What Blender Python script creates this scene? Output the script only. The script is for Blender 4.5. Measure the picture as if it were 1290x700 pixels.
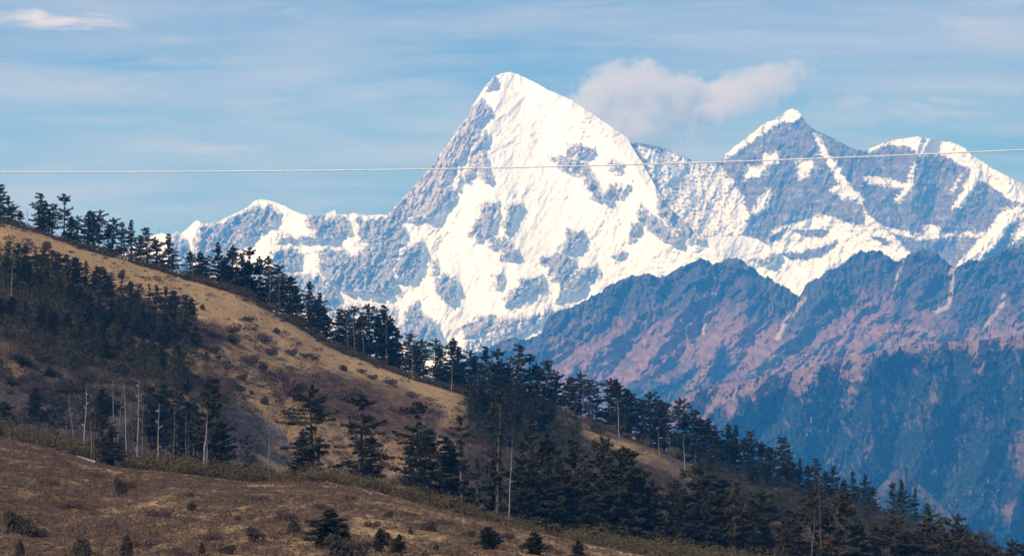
import bpy, math, random
import numpy as np
from math import radians, sin, cos, pi

# ------------------------------------------------------------------ scene, camera, sky, sun
scene = bpy.context.scene
for _o in list(bpy.data.objects):
    bpy.data.objects.remove(_o)
COL = scene.collection
F = 645.0 / math.tan(radians(10.0))          # focal length in photograph pixels

cam_data = bpy.data.cameras.new('camera')
cam_data.sensor_width = 36.0
cam_data.lens = 18.0 / math.tan(radians(10.0))
cam_data.clip_start = 0.5
cam_data.clip_end = 200000.0
cam = bpy.data.objects.new('camera', cam_data)
cam.location = (0, 0, 0)
cam.rotation_euler = (radians(90), 0, 0)
COL.objects.link(cam)
scene.camera = cam

SUN_EL, SUN_AZ = 35.0, -139.0                # azimuth from +Y, clockwise positive
sv = (sin(radians(SUN_AZ)) * cos(radians(SUN_EL)), cos(radians(SUN_AZ)) * cos(radians(SUN_EL)), sin(radians(SUN_EL)))
sun_data = bpy.data.lights.new('sun', 'SUN')
sun_data.energy = 4.4
sun_data.angle = radians(0.5)
sun_data.color = (1.0, 0.965, 0.925)
sun = bpy.data.objects.new('sun', sun_data)
import mathutils
sun.rotation_euler = mathutils.Vector(sv).to_track_quat('Z', 'Y').to_euler()
sun.location = (-300, -300, 400)
COL.objects.link(sun)

world = bpy.data.worlds.new('World')
scene.world = world
world.use_nodes = True
nt = world.node_tree
nt.nodes.clear()
N, L = nt.nodes.new, nt.links.new
out = N('ShaderNodeOutputWorld')
bg = N('ShaderNodeBackground')
bg.inputs['Strength'].default_value = 0.15
tc = N('ShaderNodeTexCoord')
sep = N('ShaderNodeSeparateXYZ')
L(tc.outputs['Generated'], sep.inputs[0])
mz = N('ShaderNodeMath'); mz.operation = 'MULTIPLY_ADD'
mz.inputs[1].default_value = 1.0; mz.inputs[2].default_value = 0.30
L(sep.outputs['Z'], mz.inputs[0])
comb = N('ShaderNodeCombineXYZ')
L(sep.outputs['X'], comb.inputs[0]); L(sep.outputs['Y'], comb.inputs[1]); L(mz.outputs[0], comb.inputs[2])
nrm = N('ShaderNodeVectorMath'); nrm.operation = 'NORMALIZE'
L(comb.outputs[0], nrm.inputs[0])
sky = N('ShaderNodeTexSky')
sky.sky_type = 'NISHITA'
sky.sun_disc = False
sky.sun_elevation = radians(SUN_EL)
sky.sun_rotation = radians(SUN_AZ % 360)
sky.altitude = 3500
sky.air_density = 1.0
sky.dust_density = 0.6
sky.ozone_density = 2.0
L(nrm.outputs[0], sky.inputs['Vector'])
tint = N('ShaderNodeMix'); tint.data_type = 'RGBA'; tint.blend_type = 'MULTIPLY'
tint.inputs[0].default_value = 1.0
tint.inputs[7].default_value = (1.02, 1.15, 1.18, 1)
L(sky.outputs[0], tint.inputs[6])
# thin streaky high cloud, a function of the sky direction only
def world_noise(scale, stretch, detail, rough, dist=0.0, off=(0, 0, 0)):
    mp = N('ShaderNodeMapping')
    mp.inputs['Scale'].default_value = stretch
    mp.inputs['Location'].default_value = off
    mp.inputs['Rotation'].default_value = (0, radians(1.5), 0)
    L(tc.outputs['Generated'], mp.inputs['Vector'])
    n = N('ShaderNodeTexNoise')
    n.inputs['Scale'].default_value = scale
    n.inputs['Detail'].default_value = detail
    n.inputs['Roughness'].default_value = rough
    n.inputs['Distortion'].default_value = dist
    L(mp.outputs[0], n.inputs['Vector'])
    return n
n1 = world_noise(5.0, (1.0, 0.4, 9.0), 6, 0.55, 0.3, (0.3, 0, 0.15))
n2 = world_noise(14.0, (1.0, 0.4, 7.0), 8, 0.62, 0.6, (2.3, 0, 0.9))
r1 = N('ShaderNodeMapRange'); r1.inputs[1].default_value = 0.36; r1.inputs[2].default_value = 0.68
L(n1.outputs['Fac'], r1.inputs[0])
r2 = N('ShaderNodeMapRange'); r2.inputs[1].default_value = 0.50; r2.inputs[2].default_value = 0.78
L(n2.outputs['Fac'], r2.inputs[0])
ad = N('ShaderNodeMath'); ad.operation = 'MULTIPLY_ADD'; ad.inputs[1].default_value = 0.45; ad.use_clamp = True
L(r2.outputs[0], ad.inputs[0]); L(r1.outputs[0], ad.inputs[2])
hm = N('ShaderNodeMath'); hm.operation = 'MULTIPLY'; hm.inputs[1].default_value = 0.55
L(ad.outputs[0], hm.inputs[0])
# individual streaks of cirrus, each at its own bearing and elevation
def wmath(op, a, b_=None, c=None, clamp=False):
    m = N('ShaderNodeMath'); m.operation = op; m.use_clamp = clamp
    for i, q in enumerate((a, b_, c)):
        if q is None: continue
        if isinstance(q, (int, float)): m.inputs[i].default_value = q
        else: L(q, m.inputs[i])
    return m.outputs[0]
tx = wmath('DIVIDE', sep.outputs['X'], sep.outputs['Y']); tz = wmath('DIVIDE', sep.outputs['Z'], sep.outputs['Y'])
ahead = wmath('GREATER_THAN', sep.outputs['Y'], 0.2)
n3 = world_noise(34.0, (1.0, 0.4, 4.5), 8, 0.62, 0.8, (1.3, 0, 0.4))
tot = hm.outputs[0]
for px_, py_, rx_, ry_, tl_, am_ in ((90, 26, 270, 22, -0.03, 1.0), (378, 22, 70, 24, -0.25, 0.55), (1180, 135, 240, 46, 0.0, 0.50), (260, 78, 420, 34, 0.0, 0.30), (820, 95, 330, 50, -0.06, 0.28), (230, 190, 420, 22, 0.0, 0.35), (240, 268, 300, 20, 0.0, 0.30), (900, 60, 300, 26, 0.0, 0.22)):
    a_ = wmath('MULTIPLY', wmath('SUBTRACT', tx, (px_ - 645) / F), F / rx_)
    yb_ = wmath('MULTIPLY_ADD', wmath('SUBTRACT', tx, (px_ - 645) / F), -tl_, wmath('SUBTRACT', tz, (350 - py_) / F))
    b2_ = wmath('MULTIPLY', yb_, F / ry_)
    e_ = wmath('SUBTRACT', 1.0, wmath('SQRT', wmath('ADD', wmath('MULTIPLY', a_, a_), wmath('MULTIPLY', b2_, b2_))))
    f_ = wmath('MULTIPLY', wmath('ADD', e_, wmath('MULTIPLY_ADD', n3.outputs['Fac'], 3.2, -1.75)), 0.9, None, True)
    f_ = wmath('MULTIPLY', wmath('MULTIPLY', f_, wmath('MULTIPLY', e_, 2.0, None, True)), wmath('MULTIPLY', ahead, am_))
    tot = wmath('MAXIMUM', tot, f_)
class _O: pass
cm = N('ShaderNodeMix'); cm.data_type = 'RGBA'
cm.inputs[7].default_value = (5.3, 5.2, 5.5, 1)
L(tot, cm.inputs[0]); L(tint.outputs[2], cm.inputs[6])
L(cm.outputs[2], bg.inputs['Color'])
L(bg.outputs[0], out.inputs['Surface'])

scene.view_settings.view_transform = 'Standard'
scene.view_settings.look = 'None'
scene.view_settings.gamma = 1.0
scene.view_settings.use_curve_mapping = False
scene.view_settings.exposure = 0.0
scene.render.engine = 'CYCLES'
scene.cycles.use_denoising = True
scene.cycles.volume_bounces = 5
scene.cycles.max_bounces = 7
scene.cycles.diffuse_bounces = 2
scene.cycles.transparent_max_bounces = 8

# ------------------------------------------------------------------ helpers
VALLEY = -1250.0

def put(o, label=None, cat=None, group=None, kind=None):
    if label: o['label'] = label
    if cat: o['category'] = cat
    if group: o['group'] = group
    if kind: o['kind'] = kind
    return o

def mesh_np(name, verts, faces, smooth=False, uvmask=None):
    """verts (n,3), faces (m,k) with one k"""
    verts = np.asarray(verts, dtype=np.float32); faces = np.asarray(faces, dtype=np.int32)
    me = bpy.data.meshes.new(name)
    m, k = faces.shape
    me.vertices.add(len(verts)); me.vertices.foreach_set('co', verts.ravel())
    me.loops.add(m * k); me.loops.foreach_set('vertex_index', faces.ravel())
    me.polygons.add(m)
    me.polygons.foreach_set('loop_start', np.arange(0, m * k, k, dtype=np.int32))
    me.polygons.foreach_set('loop_total', np.full(m, k, dtype=np.int32))
    me.polygons.foreach_set('use_smooth', np.full(m, bool(smooth)))
    me.update(calc_edges=True)
    if uvmask is not None:
        a = me.color_attributes.new('mask', 'FLOAT_COLOR', 'POINT')
        a.data.foreach_set('color', np.asarray(uvmask, dtype=np.float32).ravel())
    return me

def link(name, me, mat=None, parent=None):
    o = bpy.data.objects.new(name, me)
    COL.objects.link(o)
    if mat is not None:
        me.materials.clear(); me.materials.append(mat)
    if parent is not None: o.parent = parent
    return o

# --- gradient noise
def _hash(ix, iy, seed):
    h = (ix * 374761393 + iy * 668265263 + seed * 1274126177) & 0xFFFFFFFF
    h = ((h ^ (h >> 13)) * 1274126177) & 0xFFFFFFFF
    return (h ^ (h >> 16)) & 0xFFFF

def perlin(x, y, seed=0):
    x = np.asarray(x, dtype=np.float64); y = np.asarray(y, dtype=np.float64)
    ix = np.floor(x).astype(np.int64); iy = np.floor(y).astype(np.int64)
    fx = x - ix; fy = y - iy
    ux = fx * fx * fx * (fx * (fx * 6 - 15) + 10); uy = fy * fy * fy * (fy * (fy * 6 - 15) + 10)
    def g(dx, dy):
        a = _hash(ix + dx, iy + dy, seed) * (2 * pi / 65536.0)
        return np.cos(a) * (fx - dx) + np.sin(a) * (fy - dy)
    a = g(0, 0); b = g(1, 0); c = g(0, 1); d = g(1, 1)
    return 1.5 * ((a + (b - a) * ux) + ((c + (d - c) * ux) - (a + (b - a) * ux)) * uy)

def fbm(x, y, octs=5, seed=0, gain=0.5, lac=2.03):
    s = 0; a = 1; t = 0
    for i in range(octs):
        s = s + a * perlin(x, y, seed + i * 17); t += a
        x = x * lac + 13.7; y = y * lac + 7.1; a *= gain
    return s / t

def ridged(x, y, octs=5, seed=0, gain=0.5, lac=2.07):
    s = 0; a = 1; t = 0; w = 1
    for i in range(octs):
        n = 1 - np.abs(perlin(x, y, seed + i * 31)); n = n * n
        s = s + a * n * w; t += a; w = np.clip(n * 1.6, 0.15, 1)
        x = x * lac + 5.3; y = y * lac + 9.2; a *= gain
    return s / t

def sm(a, b, x):
    t = np.clip((x - a) / (b - a), 0, 1)
    return t * t * (3 - 2 * t)

def seg_dist(X, Y, pts):
    best = np.full(X.shape, 1e9)
    for (x0, y0), (x1, y1) in zip(pts[:-1], pts[1:]):
        dx, dy = x1 - x0, y1 - y0
        t = np.clip(((X - x0) * dx + (Y - y0) * dy) / (dx * dx + dy * dy + 1e-9), 0, 1)
        best = np.minimum(best, np.hypot(X - x0 - t * dx, Y - y0 - t * dy))
    return best

def inside(X, Y, pts):
    c = np.zeros(X.shape, dtype=bool)
    n = len(pts)
    for i in range(n):
        x0, y0 = pts[i]; x1, y1 = pts[(i + 1) % n]
        if y0 == y1: continue
        c ^= ((y0 > Y) != (y1 > Y)) & (X < (x1 - x0) * (Y - y0) / (y1 - y0) + x0)
    return c

def poly_field(X, Y, polys, soft):
    """signed field: about +1 well inside, -1 well outside, 0 on the outline"""
    f = np.full(X.shape, -1.0)
    for p in polys:
        w = 1.0
        if isinstance(p, tuple): p, w = p
        xs = [q[0] for q in p]; ys = [q[1] for q in p]
        sel = (X > min(xs) - 3 * soft) & (X < max(xs) + 3 * soft) & (Y > min(ys) - 3 * soft) & (Y < max(ys) + 3 * soft)
        if not sel.any(): continue
        xx, yy = X[sel], Y[sel]
        d = seg_dist(xx, yy, list(p) + [p[0]])
        d = np.where(inside(xx, yy, p), d, -d) / soft
        f[sel] = np.maximum(f[sel], np.clip(d, -1, 1) * w - (1 - w))
    return f

# --- materials
def new_mat(name):
    m = bpy.data.materials.new(name)
    m.use_nodes = True
    n = m.node_tree.nodes
    b = n['Principled BSDF']
    b.inputs['Specular IOR Level'].default_value = 0.15
    b.inputs['Roughness'].default_value = 0.85
    return m, m.node_tree, b

def nnode(t, kind, **kw):
    n = t.nodes.new(kind)
    for k, v in kw.items(): setattr(n, k, v)
    return n

def mixc(t, fac, a, b):
    n = nnode(t, 'ShaderNodeMix', data_type='RGBA')
    for sock, v in ((0, fac), (6, a), (7, b)):
        if hasattr(v, 'links') or hasattr(v, 'is_linked'): t.links.new(v, n.inputs[sock])
        elif sock == 0: n.inputs[0].default_value = v
        else: n.inputs[sock].default_value = (*v, 1)
    return n.outputs[2]

def noise_fac(t, scale, detail=4, rough=0.55, lo=0.35, hi=0.65, stretch=(1, 1, 1), coord='Object', dist=0.0):
    c = nnode(t, 'ShaderNodeTexCoord')
    mp = nnode(t, 'ShaderNodeMapping'); mp.inputs['Scale'].default_value = stretch
    t.links.new(c.outputs[coord], mp.inputs['Vector'])
    n = nnode(t, 'ShaderNodeTexNoise')
    n.inputs['Scale'].default_value = scale; n.inputs['Detail'].default_value = detail
    n.inputs['Roughness'].default_value = rough; n.inputs['Distortion'].default_value = dist
    t.links.new(mp.outputs[0], n.inputs['Vector'])
    r = nnode(t, 'ShaderNodeMapRange'); r.inputs[1].default_value = lo; r.inputs[2].default_value = hi
    t.links.new(n.outputs['Fac'], r.inputs[0])
    return r.outputs[0]

def mask_channels(t):
    a = nnode(t, 'ShaderNodeAttribute', attribute_name='mask')
    s = nnode(t, 'ShaderNodeSeparateColor')
    t.links.new(a.outputs['Color'], s.inputs[0])
    return s.outputs[0], s.outputs[1], s.outputs[2], a.outputs['Alpha']

# ------------------------------------------------------------------ far mountains
def mountain_material(name, snow, rock_a, rock_b, pale, forest, strata):
    m, t, b = new_mat(name)
    R, G, B, A = mask_channels(t)
    n1 = noise_fac(t, 0.004, 6, 0.65, 0.3, 0.7)
    n2 = noise_fac(t, 0.011, 5, 0.6, 0.35, 0.7, strata)
    rock = mixc(t, n1, rock_a, rock_b)
    rock = mixc(t, n2, rock, tuple(0.6 * c for c in rock_a))
    rock = mixc(t, B, rock, pale)
    wsnow = mixc(t, A, snow, (0.50, 0.50, 0.515))     # old ice and dust-grey snow
    c = mixc(t, R, wsnow, rock)
    c = mixc(t, G, c, forest)
    t.links.new(c, b.inputs['Base Color'])
    b.inputs['Roughness'].default_value = 0.9
    b.inputs['Specular IOR Level'].default_value = 0.05
    return m

def relief(name, skyline, u0, u1, du, ybot, nv, Y0, yref, slope, mask_fn, depth_fn, mat, jag=1.0, back=2600.0, seed=1, vpow=1.0):
    us = np.arange(u0, u1 + 1e-6, du)
    yt = np.interp(us, [p[0] for p in skyline], [p[1] for p in skyline])
    yt = yt + jag * (fbm(us / 14.0, us * 0 + seed, 6, seed, 0.66)) - 0.9 * jag * (ridged(us / 9.0, us * 0 + seed + .5, 4, seed + 3, 0.6) - 0.5)
    v = np.linspace(0, 1, nv) ** vpow
    U = np.repeat(us[None, :], nv, 0)
    yb = np.maximum(ybot, yt + 20)
    P = yt[None, :] + (yb - yt)[None, :] * v[:, None]
    pxm = Y0 / F
    D = Y0 + (yref - P) * pxm / math.tan(radians(slope)) + depth_fn(U, P, pxm)
    M = mask_fn(U, P)
    X = (U - 645) / F * D; Z = (350 - P) / F * D
    rows = [np.stack([X, D, Z], -1)]
    masks = [M]
    def extra(dY, z, src):
        d = D[src] + dY
        zz = np.full_like(us, z) if np.isscalar(z) else z
        return np.stack([(us - 645) / F * d, d, zz], -1)[None]
    # foot, down to the valley floor
    zf = Z[-1]
    foot = [extra(-(zf - VALLEY).max() * 0.5 * 0.8, zf + (VALLEY - zf) * 0.5, -1), extra(-(zf - VALLEY).max() * 0.9, VALLEY - 40, -1)]
    # far side
    bk = [extra(back, VALLEY - 40, 0), extra(back * 0.55, Z[0] - (Z[0] - VALLEY) * 0.5, 0), extra(back * 0.12, Z[0] - back * 0.12 * 0.8, 0)]
    G = np.concatenate(bk + rows + foot, 0)
    MM = np.concatenate([M[:1]] * 3 + [M] + [M[-1:]] * 2, 0)
    nr, nc = G.shape[:2]
    idx = np.arange(nr * nc).reshape(nr, nc)
    f = np.stack([idx[:-1, :-1], idx[1:, :-1], idx[1:, 1:], idx[:-1, 1:]], -1).reshape(-1, 4)
    me = mesh_np(name, G.reshape(-1, 3), f, True, MM.reshape(-1, 4))
    o = link(name, me, mat)
    o['kind'] = 'structure'
    return o

def tents(U, P, ribs):
    d = np.zeros(U.shape)
    for pts, h, w in ribs:
        d = np.minimum(d, -h * np.clip(1 - seg_dist(U, P, pts) / w, 0, 1))
    return d

# --- the great snow peak
SKY1 = [(-500, 520), (0, 400), (100, 350), (150, 320), (175, 305), (190, 298), (203, 293), (214, 298), (222, 291), (228, 294), (236, 288), (243, 281),
        (249, 277), (254, 281), (265, 281), (276, 279), (290, 271), (305, 265), (314, 259), (320, 253), (326, 251), (336, 252), (345, 254), (358, 259), (365, 263),
        (380, 270), (395, 271), (408, 271), (422, 264), (424, 270), (440, 270), (446, 268), (452, 270), (468, 271), (488, 270), (500, 258),
        (513, 243), (530, 224), (545, 208), (556, 192), (568, 176), (580, 158), (590, 146), (594, 134), (600, 126), (612, 108), (621, 97), (632, 92.5),
        (642, 91), (652, 93), (662, 98), (676, 105), (690, 113), (705, 119), (720, 126), (738, 138), (752, 147), (770, 160), (790, 173),
        (798, 188), (808, 203), (818, 221), (830, 242), (845, 262), (860, 277), (874, 291), (884, 299), (905, 298), (935, 297), (955, 301),
        (975, 314), (1000, 330), (1030, 346), (1080, 365), (1150, 410), (1300, 520), (1700, 640)]
ROCK1 = [
    [(597, 131), (606, 150), (603, 172), (578, 200), (562, 228), (552, 245), (545, 268), (520, 275), (485, 276), (500, 255), (520, 232), (545, 205), (560, 186), (580, 155)],
    [(610, 165), (613, 172), (608, 188), (613, 206), (617, 228), (609, 224), (600, 216), (590, 228), (583, 222), (592, 198), (600, 180)],
    [(594, 133), (604, 126), (614, 134), (616, 142), (608, 146), (602, 165), (592, 160)],
    ([(578, 206), (582, 212), (577, 240), (572, 238)], .8),
    [(552, 235), (568, 232), (572, 248), (560, 262), (545, 275), (530, 275)],
    [(614, 102), (622, 96), (626, 104), (616, 112)],
    [(604, 258), (625, 254), (628, 270), (614, 295), (602, 301), (590, 292), (602, 276)],
    [(640, 256), (658, 258), (647, 275), (640, 294), (631, 280)],
    [(616, 302), (640, 296), (641, 308), (653, 315), (645, 325), (630, 326), (632, 310), (618, 310)],
    [(714, 289), (730, 291), (736, 302), (722, 313), (705, 318), (703, 308), (711, 302)],
    ([(677, 325), (708, 316), (725, 326), (722, 338), (752, 333), (755, 346), (735, 350), (742, 356), (718, 366), (700, 380), (704, 356), (690, 345)], .85),
    [(655, 352), (683, 346), (686, 357), (665, 369), (636, 383), (634, 376), (650, 364)],
    ([(620, 345), (635, 339), (637, 352), (625, 362)], .8),
    [(584, 410), (600, 401), (622, 399), (618, 412), (602, 427), (585, 424)],
    ([(615, 400), (660, 398), (690, 385), (700, 392), (660, 420), (620, 430), (600, 450), (560, 460)], .72),
    [(548, 350), (560, 345), (574, 352), (573, 376), (562, 380), (547, 365)],
    ([(541, 330), (550, 326), (549, 343), (543, 344)], .85),
    [(515, 384), (524, 378), (530, 395), (546, 404), (550, 424), (530, 436), (490, 426), (508, 405)],
    [(714, 182), (746, 186), (744, 193), (722, 202), (714, 198)],
    ([(690, 196), (715, 198), (735, 205), (746, 222), (758, 240), (752, 252), (742, 247), (734, 226), (722, 216), (704, 212)], .9),
    [(762, 238), (772, 231), (770, 251), (759, 251)],
    ([(766, 198), (788, 205), (780, 218), (768, 213)], .75),
    ([(775, 232), (798, 228), (790, 250), (774, 250)], .62),
    [(804, 256), (818, 267), (838, 284), (857, 298), (850, 303), (836, 301), (818, 288), (804, 275)],
    [(795, 281), (804, 281), (799, 301), (792, 301)],
    ([(825, 238), (862, 272), (888, 303), (868, 304), (848, 290), (828, 268)], .8),
    [(254, 283), (276, 281), (300, 269), (318, 260), (336, 259), (352, 268), (338, 287), (318, 300), (302, 304), (282, 332), (248, 340), (247, 300)],
    [(220, 294), (231, 300), (241, 322), (228, 345), (212, 340), (213, 312)],
    ([(347, 296), (368, 294), (372, 302), (350, 305)], .9),
    [(374, 297), (400, 297), (400, 301), (376, 303)],
    [(383, 271), (409, 271), (414, 290), (402, 302), (391, 286)],
    [(405, 273), (436, 273), (440, 290), (427, 301), (408, 301)],
    [(449, 273), (500, 276), (513, 295), (502, 310), (500, 331), (492, 347), (477, 330), (464, 306), (451, 295)],
    [(340, 318), (368, 309), (376, 320), (375, 336), (343, 339)],
    [(402, 314), (430, 315), (442, 322), (466, 308), (490, 335), (499, 360), (482, 372), (455, 371), (430, 362), (408, 352), (402, 338)],
    [(510, 310), (531, 304), (534, 320), (521, 352), (500, 352), (496, 337)],
    ([(335, 342), (402, 345), (420, 362), (428, 376), (402, 388), (340, 380), (300, 350)], .85),
    ([(270, 335), (340, 338), (360, 380), (300, 385)], .6),
    ([(400, 380), (500, 385), (500, 440), (420, 420)], .62),
    ([(948, 326), (985, 316), (985, 328), (955, 334)], .75), ([(770, 322), (785, 314), (788, 318), (776, 328)], .8),
]
def mask1(U, P):
    wx = 8.0 * fbm(U / 15, P / 15, 6, 3, 0.68); wy = 8.0 * fbm(U / 15, P / 15, 6, 40, 0.68)
    f = poly_field(U + wx, P + wy, ROCK1, 5.0)
    n = fbm(U / 7.0, P / 4.0 + U / 18.0, 5, 77, 0.7)
    fine = ridged(U / 9.0, (P - 0.5 * U) / 6.0, 4, 11, 0.6)
    n5 = fbm(U / 3.2, P / 2.4, 4, 78, 0.65)
    # fall-line streaks: leaning with the left ridge on the left, with the right ridge on the right
    lean = np.where(U < 600, -0.55, 0.35) * sm(0, 60, np.abs(U - 600))
    st = fbm((U + lean * P) / 3.4, P / 26.0, 5, 79, 0.65)
    bed = fbm(U / 20.0, (P + 0.25 * U) / 3.0, 4, 80, 0.6)
    rock = sm(-0.10, 0.30, f * 0.85 + 0.8 * n + 0.7 * n5 + 1.05 * st + 0.5 * bed - 0.25 * (fine - 0.4))
    core = sm(0.2, 1.0, f)
    rock = rock * (1 - 0.75 * core * sm(0.22, 0.5, st + 0.6 * n5 + 0.4 * bed))
    # sparse ice-cliff and rock specks on the snow
    sp = fbm(U / 5.0, P / 3.2, 4, 5, 0.65) + 0.55 * fbm(U / 70.0, P / 60.0, 2, 8) + 0.16 * sm(300, 420, P)
    rock = np.maximum(rock, 0.6 * sm(0.44, 0.66, sp) * (P > 130))
    pale = sm(-1.0, 1.0, fbm(U / 20, P / 14, 4, 91)) * 0.6 + 0.4 * sm(490, 600, U) * sm(640, 560, U) * sm(290, 250, P) * 1.6
    pale = np.clip(np.maximum(pale, sm(490, 520, U) * sm(630, 612, U) * sm(290, 255, P) * np.clip(0.85 + 0.6 * n, 0, 1)), 0, 1)
    thin = sm(-1.0, 0.1, f) * np.clip(0.5 + 1.2 * n5 + 0.9 * st, 0, 1)
    rock = np.maximum(rock * np.clip(0.86 + 0.5 * n5, 0.5, 1), 0.20 * thin)
    old = np.clip(1.0 * (fbm((U - 0.5 * P) / 30, P / 26, 5, 92, 0.62) + 0.5 * fbm(U / 5, P / 4, 4, 93, 0.65) - 0.02), 0, 1) * (0.45 + 0.75 * sm(280, 400, P))
    return np.stack([rock, rock * 0, pale, np.clip(old, 0, 1)], -1)
RIBS1 = [
    ([(640, 92), (612, 170), (618, 235), (640, 300), (650, 345)], 260, 90),
    ([(700, 120), (760, 165), (800, 210), (850, 290), (900, 310)], 420, 60),
    ([(690, 130), (720, 200), (770, 255), (810, 262)], 160, 60),
    ([(326, 251), (345, 290), (330, 330)], 120, 50), ([(326, 251), (385, 290), (430, 330)], 140, 45),
    ([(249, 277), (247, 300), (240, 340)], 130, 20),
    ([(222, 291), (228, 330)], 70, 16),
    ([(446, 268), (440, 300), (470, 350)], 120, 32), ([(488, 270), (535, 290), (500, 345)], 120, 30),
    ([(520, 235), (560, 240), (545, 270)], 150, 30), ([(560, 190), (590, 205), (575, 245)], 120, 22),
    ([(600, 126), (590, 180), (560, 230)], 140, 30),
    ([(720, 290), (700, 350), (640, 400)], 120, 40), ([(610, 260), (590, 300)], 80, 24),
    ([(650, 255), (640, 320)], 70, 18), ([(570, 340), (560, 400), (520, 430)], 110, 30),
]
def depth1(U, P, pxm):
    d = 0.6 * tents(U, P, RIBS1)
    low = fbm(U / 90, P / 70, 4, 21) * 120
    r = ridged((U + 0.45 * P) / 34.0, P / 60.0, 5, 22, 0.55)
    wx = 8.0 * fbm(U / 15, P / 15, 6, 3, 0.68); wy = 8.0 * fbm(U / 15, P / 15, 6, 40, 0.68)
    f = poly_field(U + wx, P + wy, ROCK1, 6.0)
    rk = sm(-0.8, 0.6, f)
    crag = ridged(U / 11.0, (P + 0.35 * U) / 17.0, 5, 23, 0.6)
    bumps = fbm(U / 6.0, P / 3.5, 4, 24, 0.6)
    flut = ridged((U + 0.5 * P + 6 * fbm(U / 20, P / 20, 3, 27)) / 7.0, (P - 0.3 * U) / 30.0, 4, 26, 0.55)
    ser = ridged((U - 0.6 * P) / 26.0, (P + 0.25 * U + 8 * fbm(U / 30, P / 30, 3, 28)) / 7.0, 4, 29, 0.6) * sm(-0.1, 0.35, fbm(U / 60, P / 50, 3, 30) + 0.25 * sm(260, 340, P))
    return d + 0.6 * low - r * (40 + 55 * rk) - rk * (crag * 62 + 40) - flut * 13 - ser * 19 + bumps * (6 + 13 * rk)
MAT1 = mountain_material('snow_and_rock', (0.86, 0.86, 0.86), (0.105, 0.102, 0.107), (0.21, 0.19, 0.185), (0.44, 0.385, 0.355), (0.03, 0.05, 0.035), (0.5, 0.5, 3.0))
peak = relief('snow_mountain', SKY1, -60, 1180, 1.0, 480, 400, 19500, 350, 47, mask1, depth1, MAT1, 1.0, 2600, 2)
put(peak, 'huge white snow peak with a domed summit, tallest of the range', 'mountain')

# --- the two rock peaks to its right, further back
SKY2 = [(600, 420), (700, 260), (740, 200), (765, 186), (800, 180), (822, 183), (838, 188), (856, 195), (872, 202), (884, 206), (898, 207), (908, 203), (912, 196), (922, 187),
        (934, 178), (948, 168), (960, 157), (972, 151), (984, 145), (992, 139), (1000, 136.5), (1007, 140), (1012, 148), (1016, 156), (1026, 163), (1036, 168), (1048, 174), (1058, 178), (1068, 184), (1076, 187),
        (1084, 190), (1096, 187), (1110, 181), (1124, 177), (1140, 174), (1155, 172), (1170, 174), (1188, 178), (1204, 180), (1216, 187), (1224, 196), (1238, 203), (1250, 212),
        (1266, 220), (1290, 232), (1400, 285), (1700, 380)]
SNOW2 = [
    ([(903, 204), (930, 178), (960, 154), (985, 140), (1000, 133), (1012, 148), (1006, 155), (985, 154), (965, 167), (945, 180), (925, 196)], .85),
    [(1022, 163), (1031, 168), (1040, 184), (1053, 204), (1064, 224), (1076, 238), (1090, 252), (1084, 258), (1064, 250), (1044, 242), (1056, 232), (1047, 215), (1034, 194), (1028, 178)],
    [(936, 211), (965, 207), (960, 221), (938, 226)], [(961, 194), (982, 191), (980, 206), (963, 210)],
    [(1002, 204), (1026, 202), (1019, 223), (1007, 228)],
    ([(966, 236), (972, 240), (966, 262), (954, 272), (945, 268), (956, 252)], .95),
    [(1044, 240), (1060, 229), (1080, 240), (1085, 252), (1062, 250)],
    [(975, 288), (1012, 277), (1034, 270), (1058, 277), (1090, 285), (1128, 300), (1146, 319), (1138, 334), (1090, 350), (940, 360), (880, 350), (900, 310), (960, 312)],
    ([(1086, 258), (1100, 275), (1118, 290), (1140, 316), (1110, 310), (1090, 285)], .9),
    [(1085, 191), (1110, 178), (1140, 171), (1160, 169), (1190, 176), (1218, 187), (1240, 202), (1262, 217), (1290, 230), (1400, 280), (1400, 310), (1290, 258), (1262, 248), (1248, 236), (1232, 226), (1228, 213), (1205, 207), (1192, 196), (1160, 195), (1132, 184), (1110, 184), (1096, 192)],
    ([(1087, 221), (1115, 224), (1140, 231), (1152, 219), (1147, 240), (1131, 257), (1127, 250), (1140, 237), (1115, 235), (1089, 230)], .95),
    ([(1150, 203), (1156, 205), (1148, 225), (1143, 222)], .85),
    [(1225, 210), (1234, 219), (1224, 246), (1205, 264), (1198, 268), (1212, 240)], ([(1206, 223), (1214, 219), (1203, 241), (1196, 243)], .9),
    [(1262, 264), (1285, 258), (1294, 268), (1272, 285), (1257, 305), (1236, 326), (1208, 338), (1197, 342), (1224, 311), (1247, 286)],
    ([(1290, 256), (1400, 290), (1400, 350), (1290, 300), (1270, 310)], .8),
    ([(1146, 294), (1240, 290), (1242, 298), (1150, 304)], .75), ([(1160, 284), (1182, 282), (1187, 296), (1165, 301)], .9),
    ([(1115, 285), (1150, 290), (1150, 300), (1122, 296)], .8),
    ([(800, 180), (905, 206), (935, 240), (945, 300), (880, 305), (845, 270), (815, 215)], .66),
    ([(925, 232), (938, 245), (945, 275), (925, 285), (905, 255)], .75),
]
ROCK2 = [[(998, 292), (1018, 288), (1045, 290), (1042, 298), (1015, 299)], [(982, 319), (1010, 316), (1036, 311), (1056, 301), (1056, 308), (1040, 322), (1010, 329), (984, 327)],
         [(965, 300), (985, 288), (996, 286), (985, 300), (970, 308)], [(1100, 296), (1125, 305), (1120, 310), (1100, 303)],
         [(1120, 182), (1150, 186), (1148, 192), (1118, 192)], [(1232, 228), (1255, 238), (1270, 250), (1262, 252), (1240, 240)]]
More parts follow.
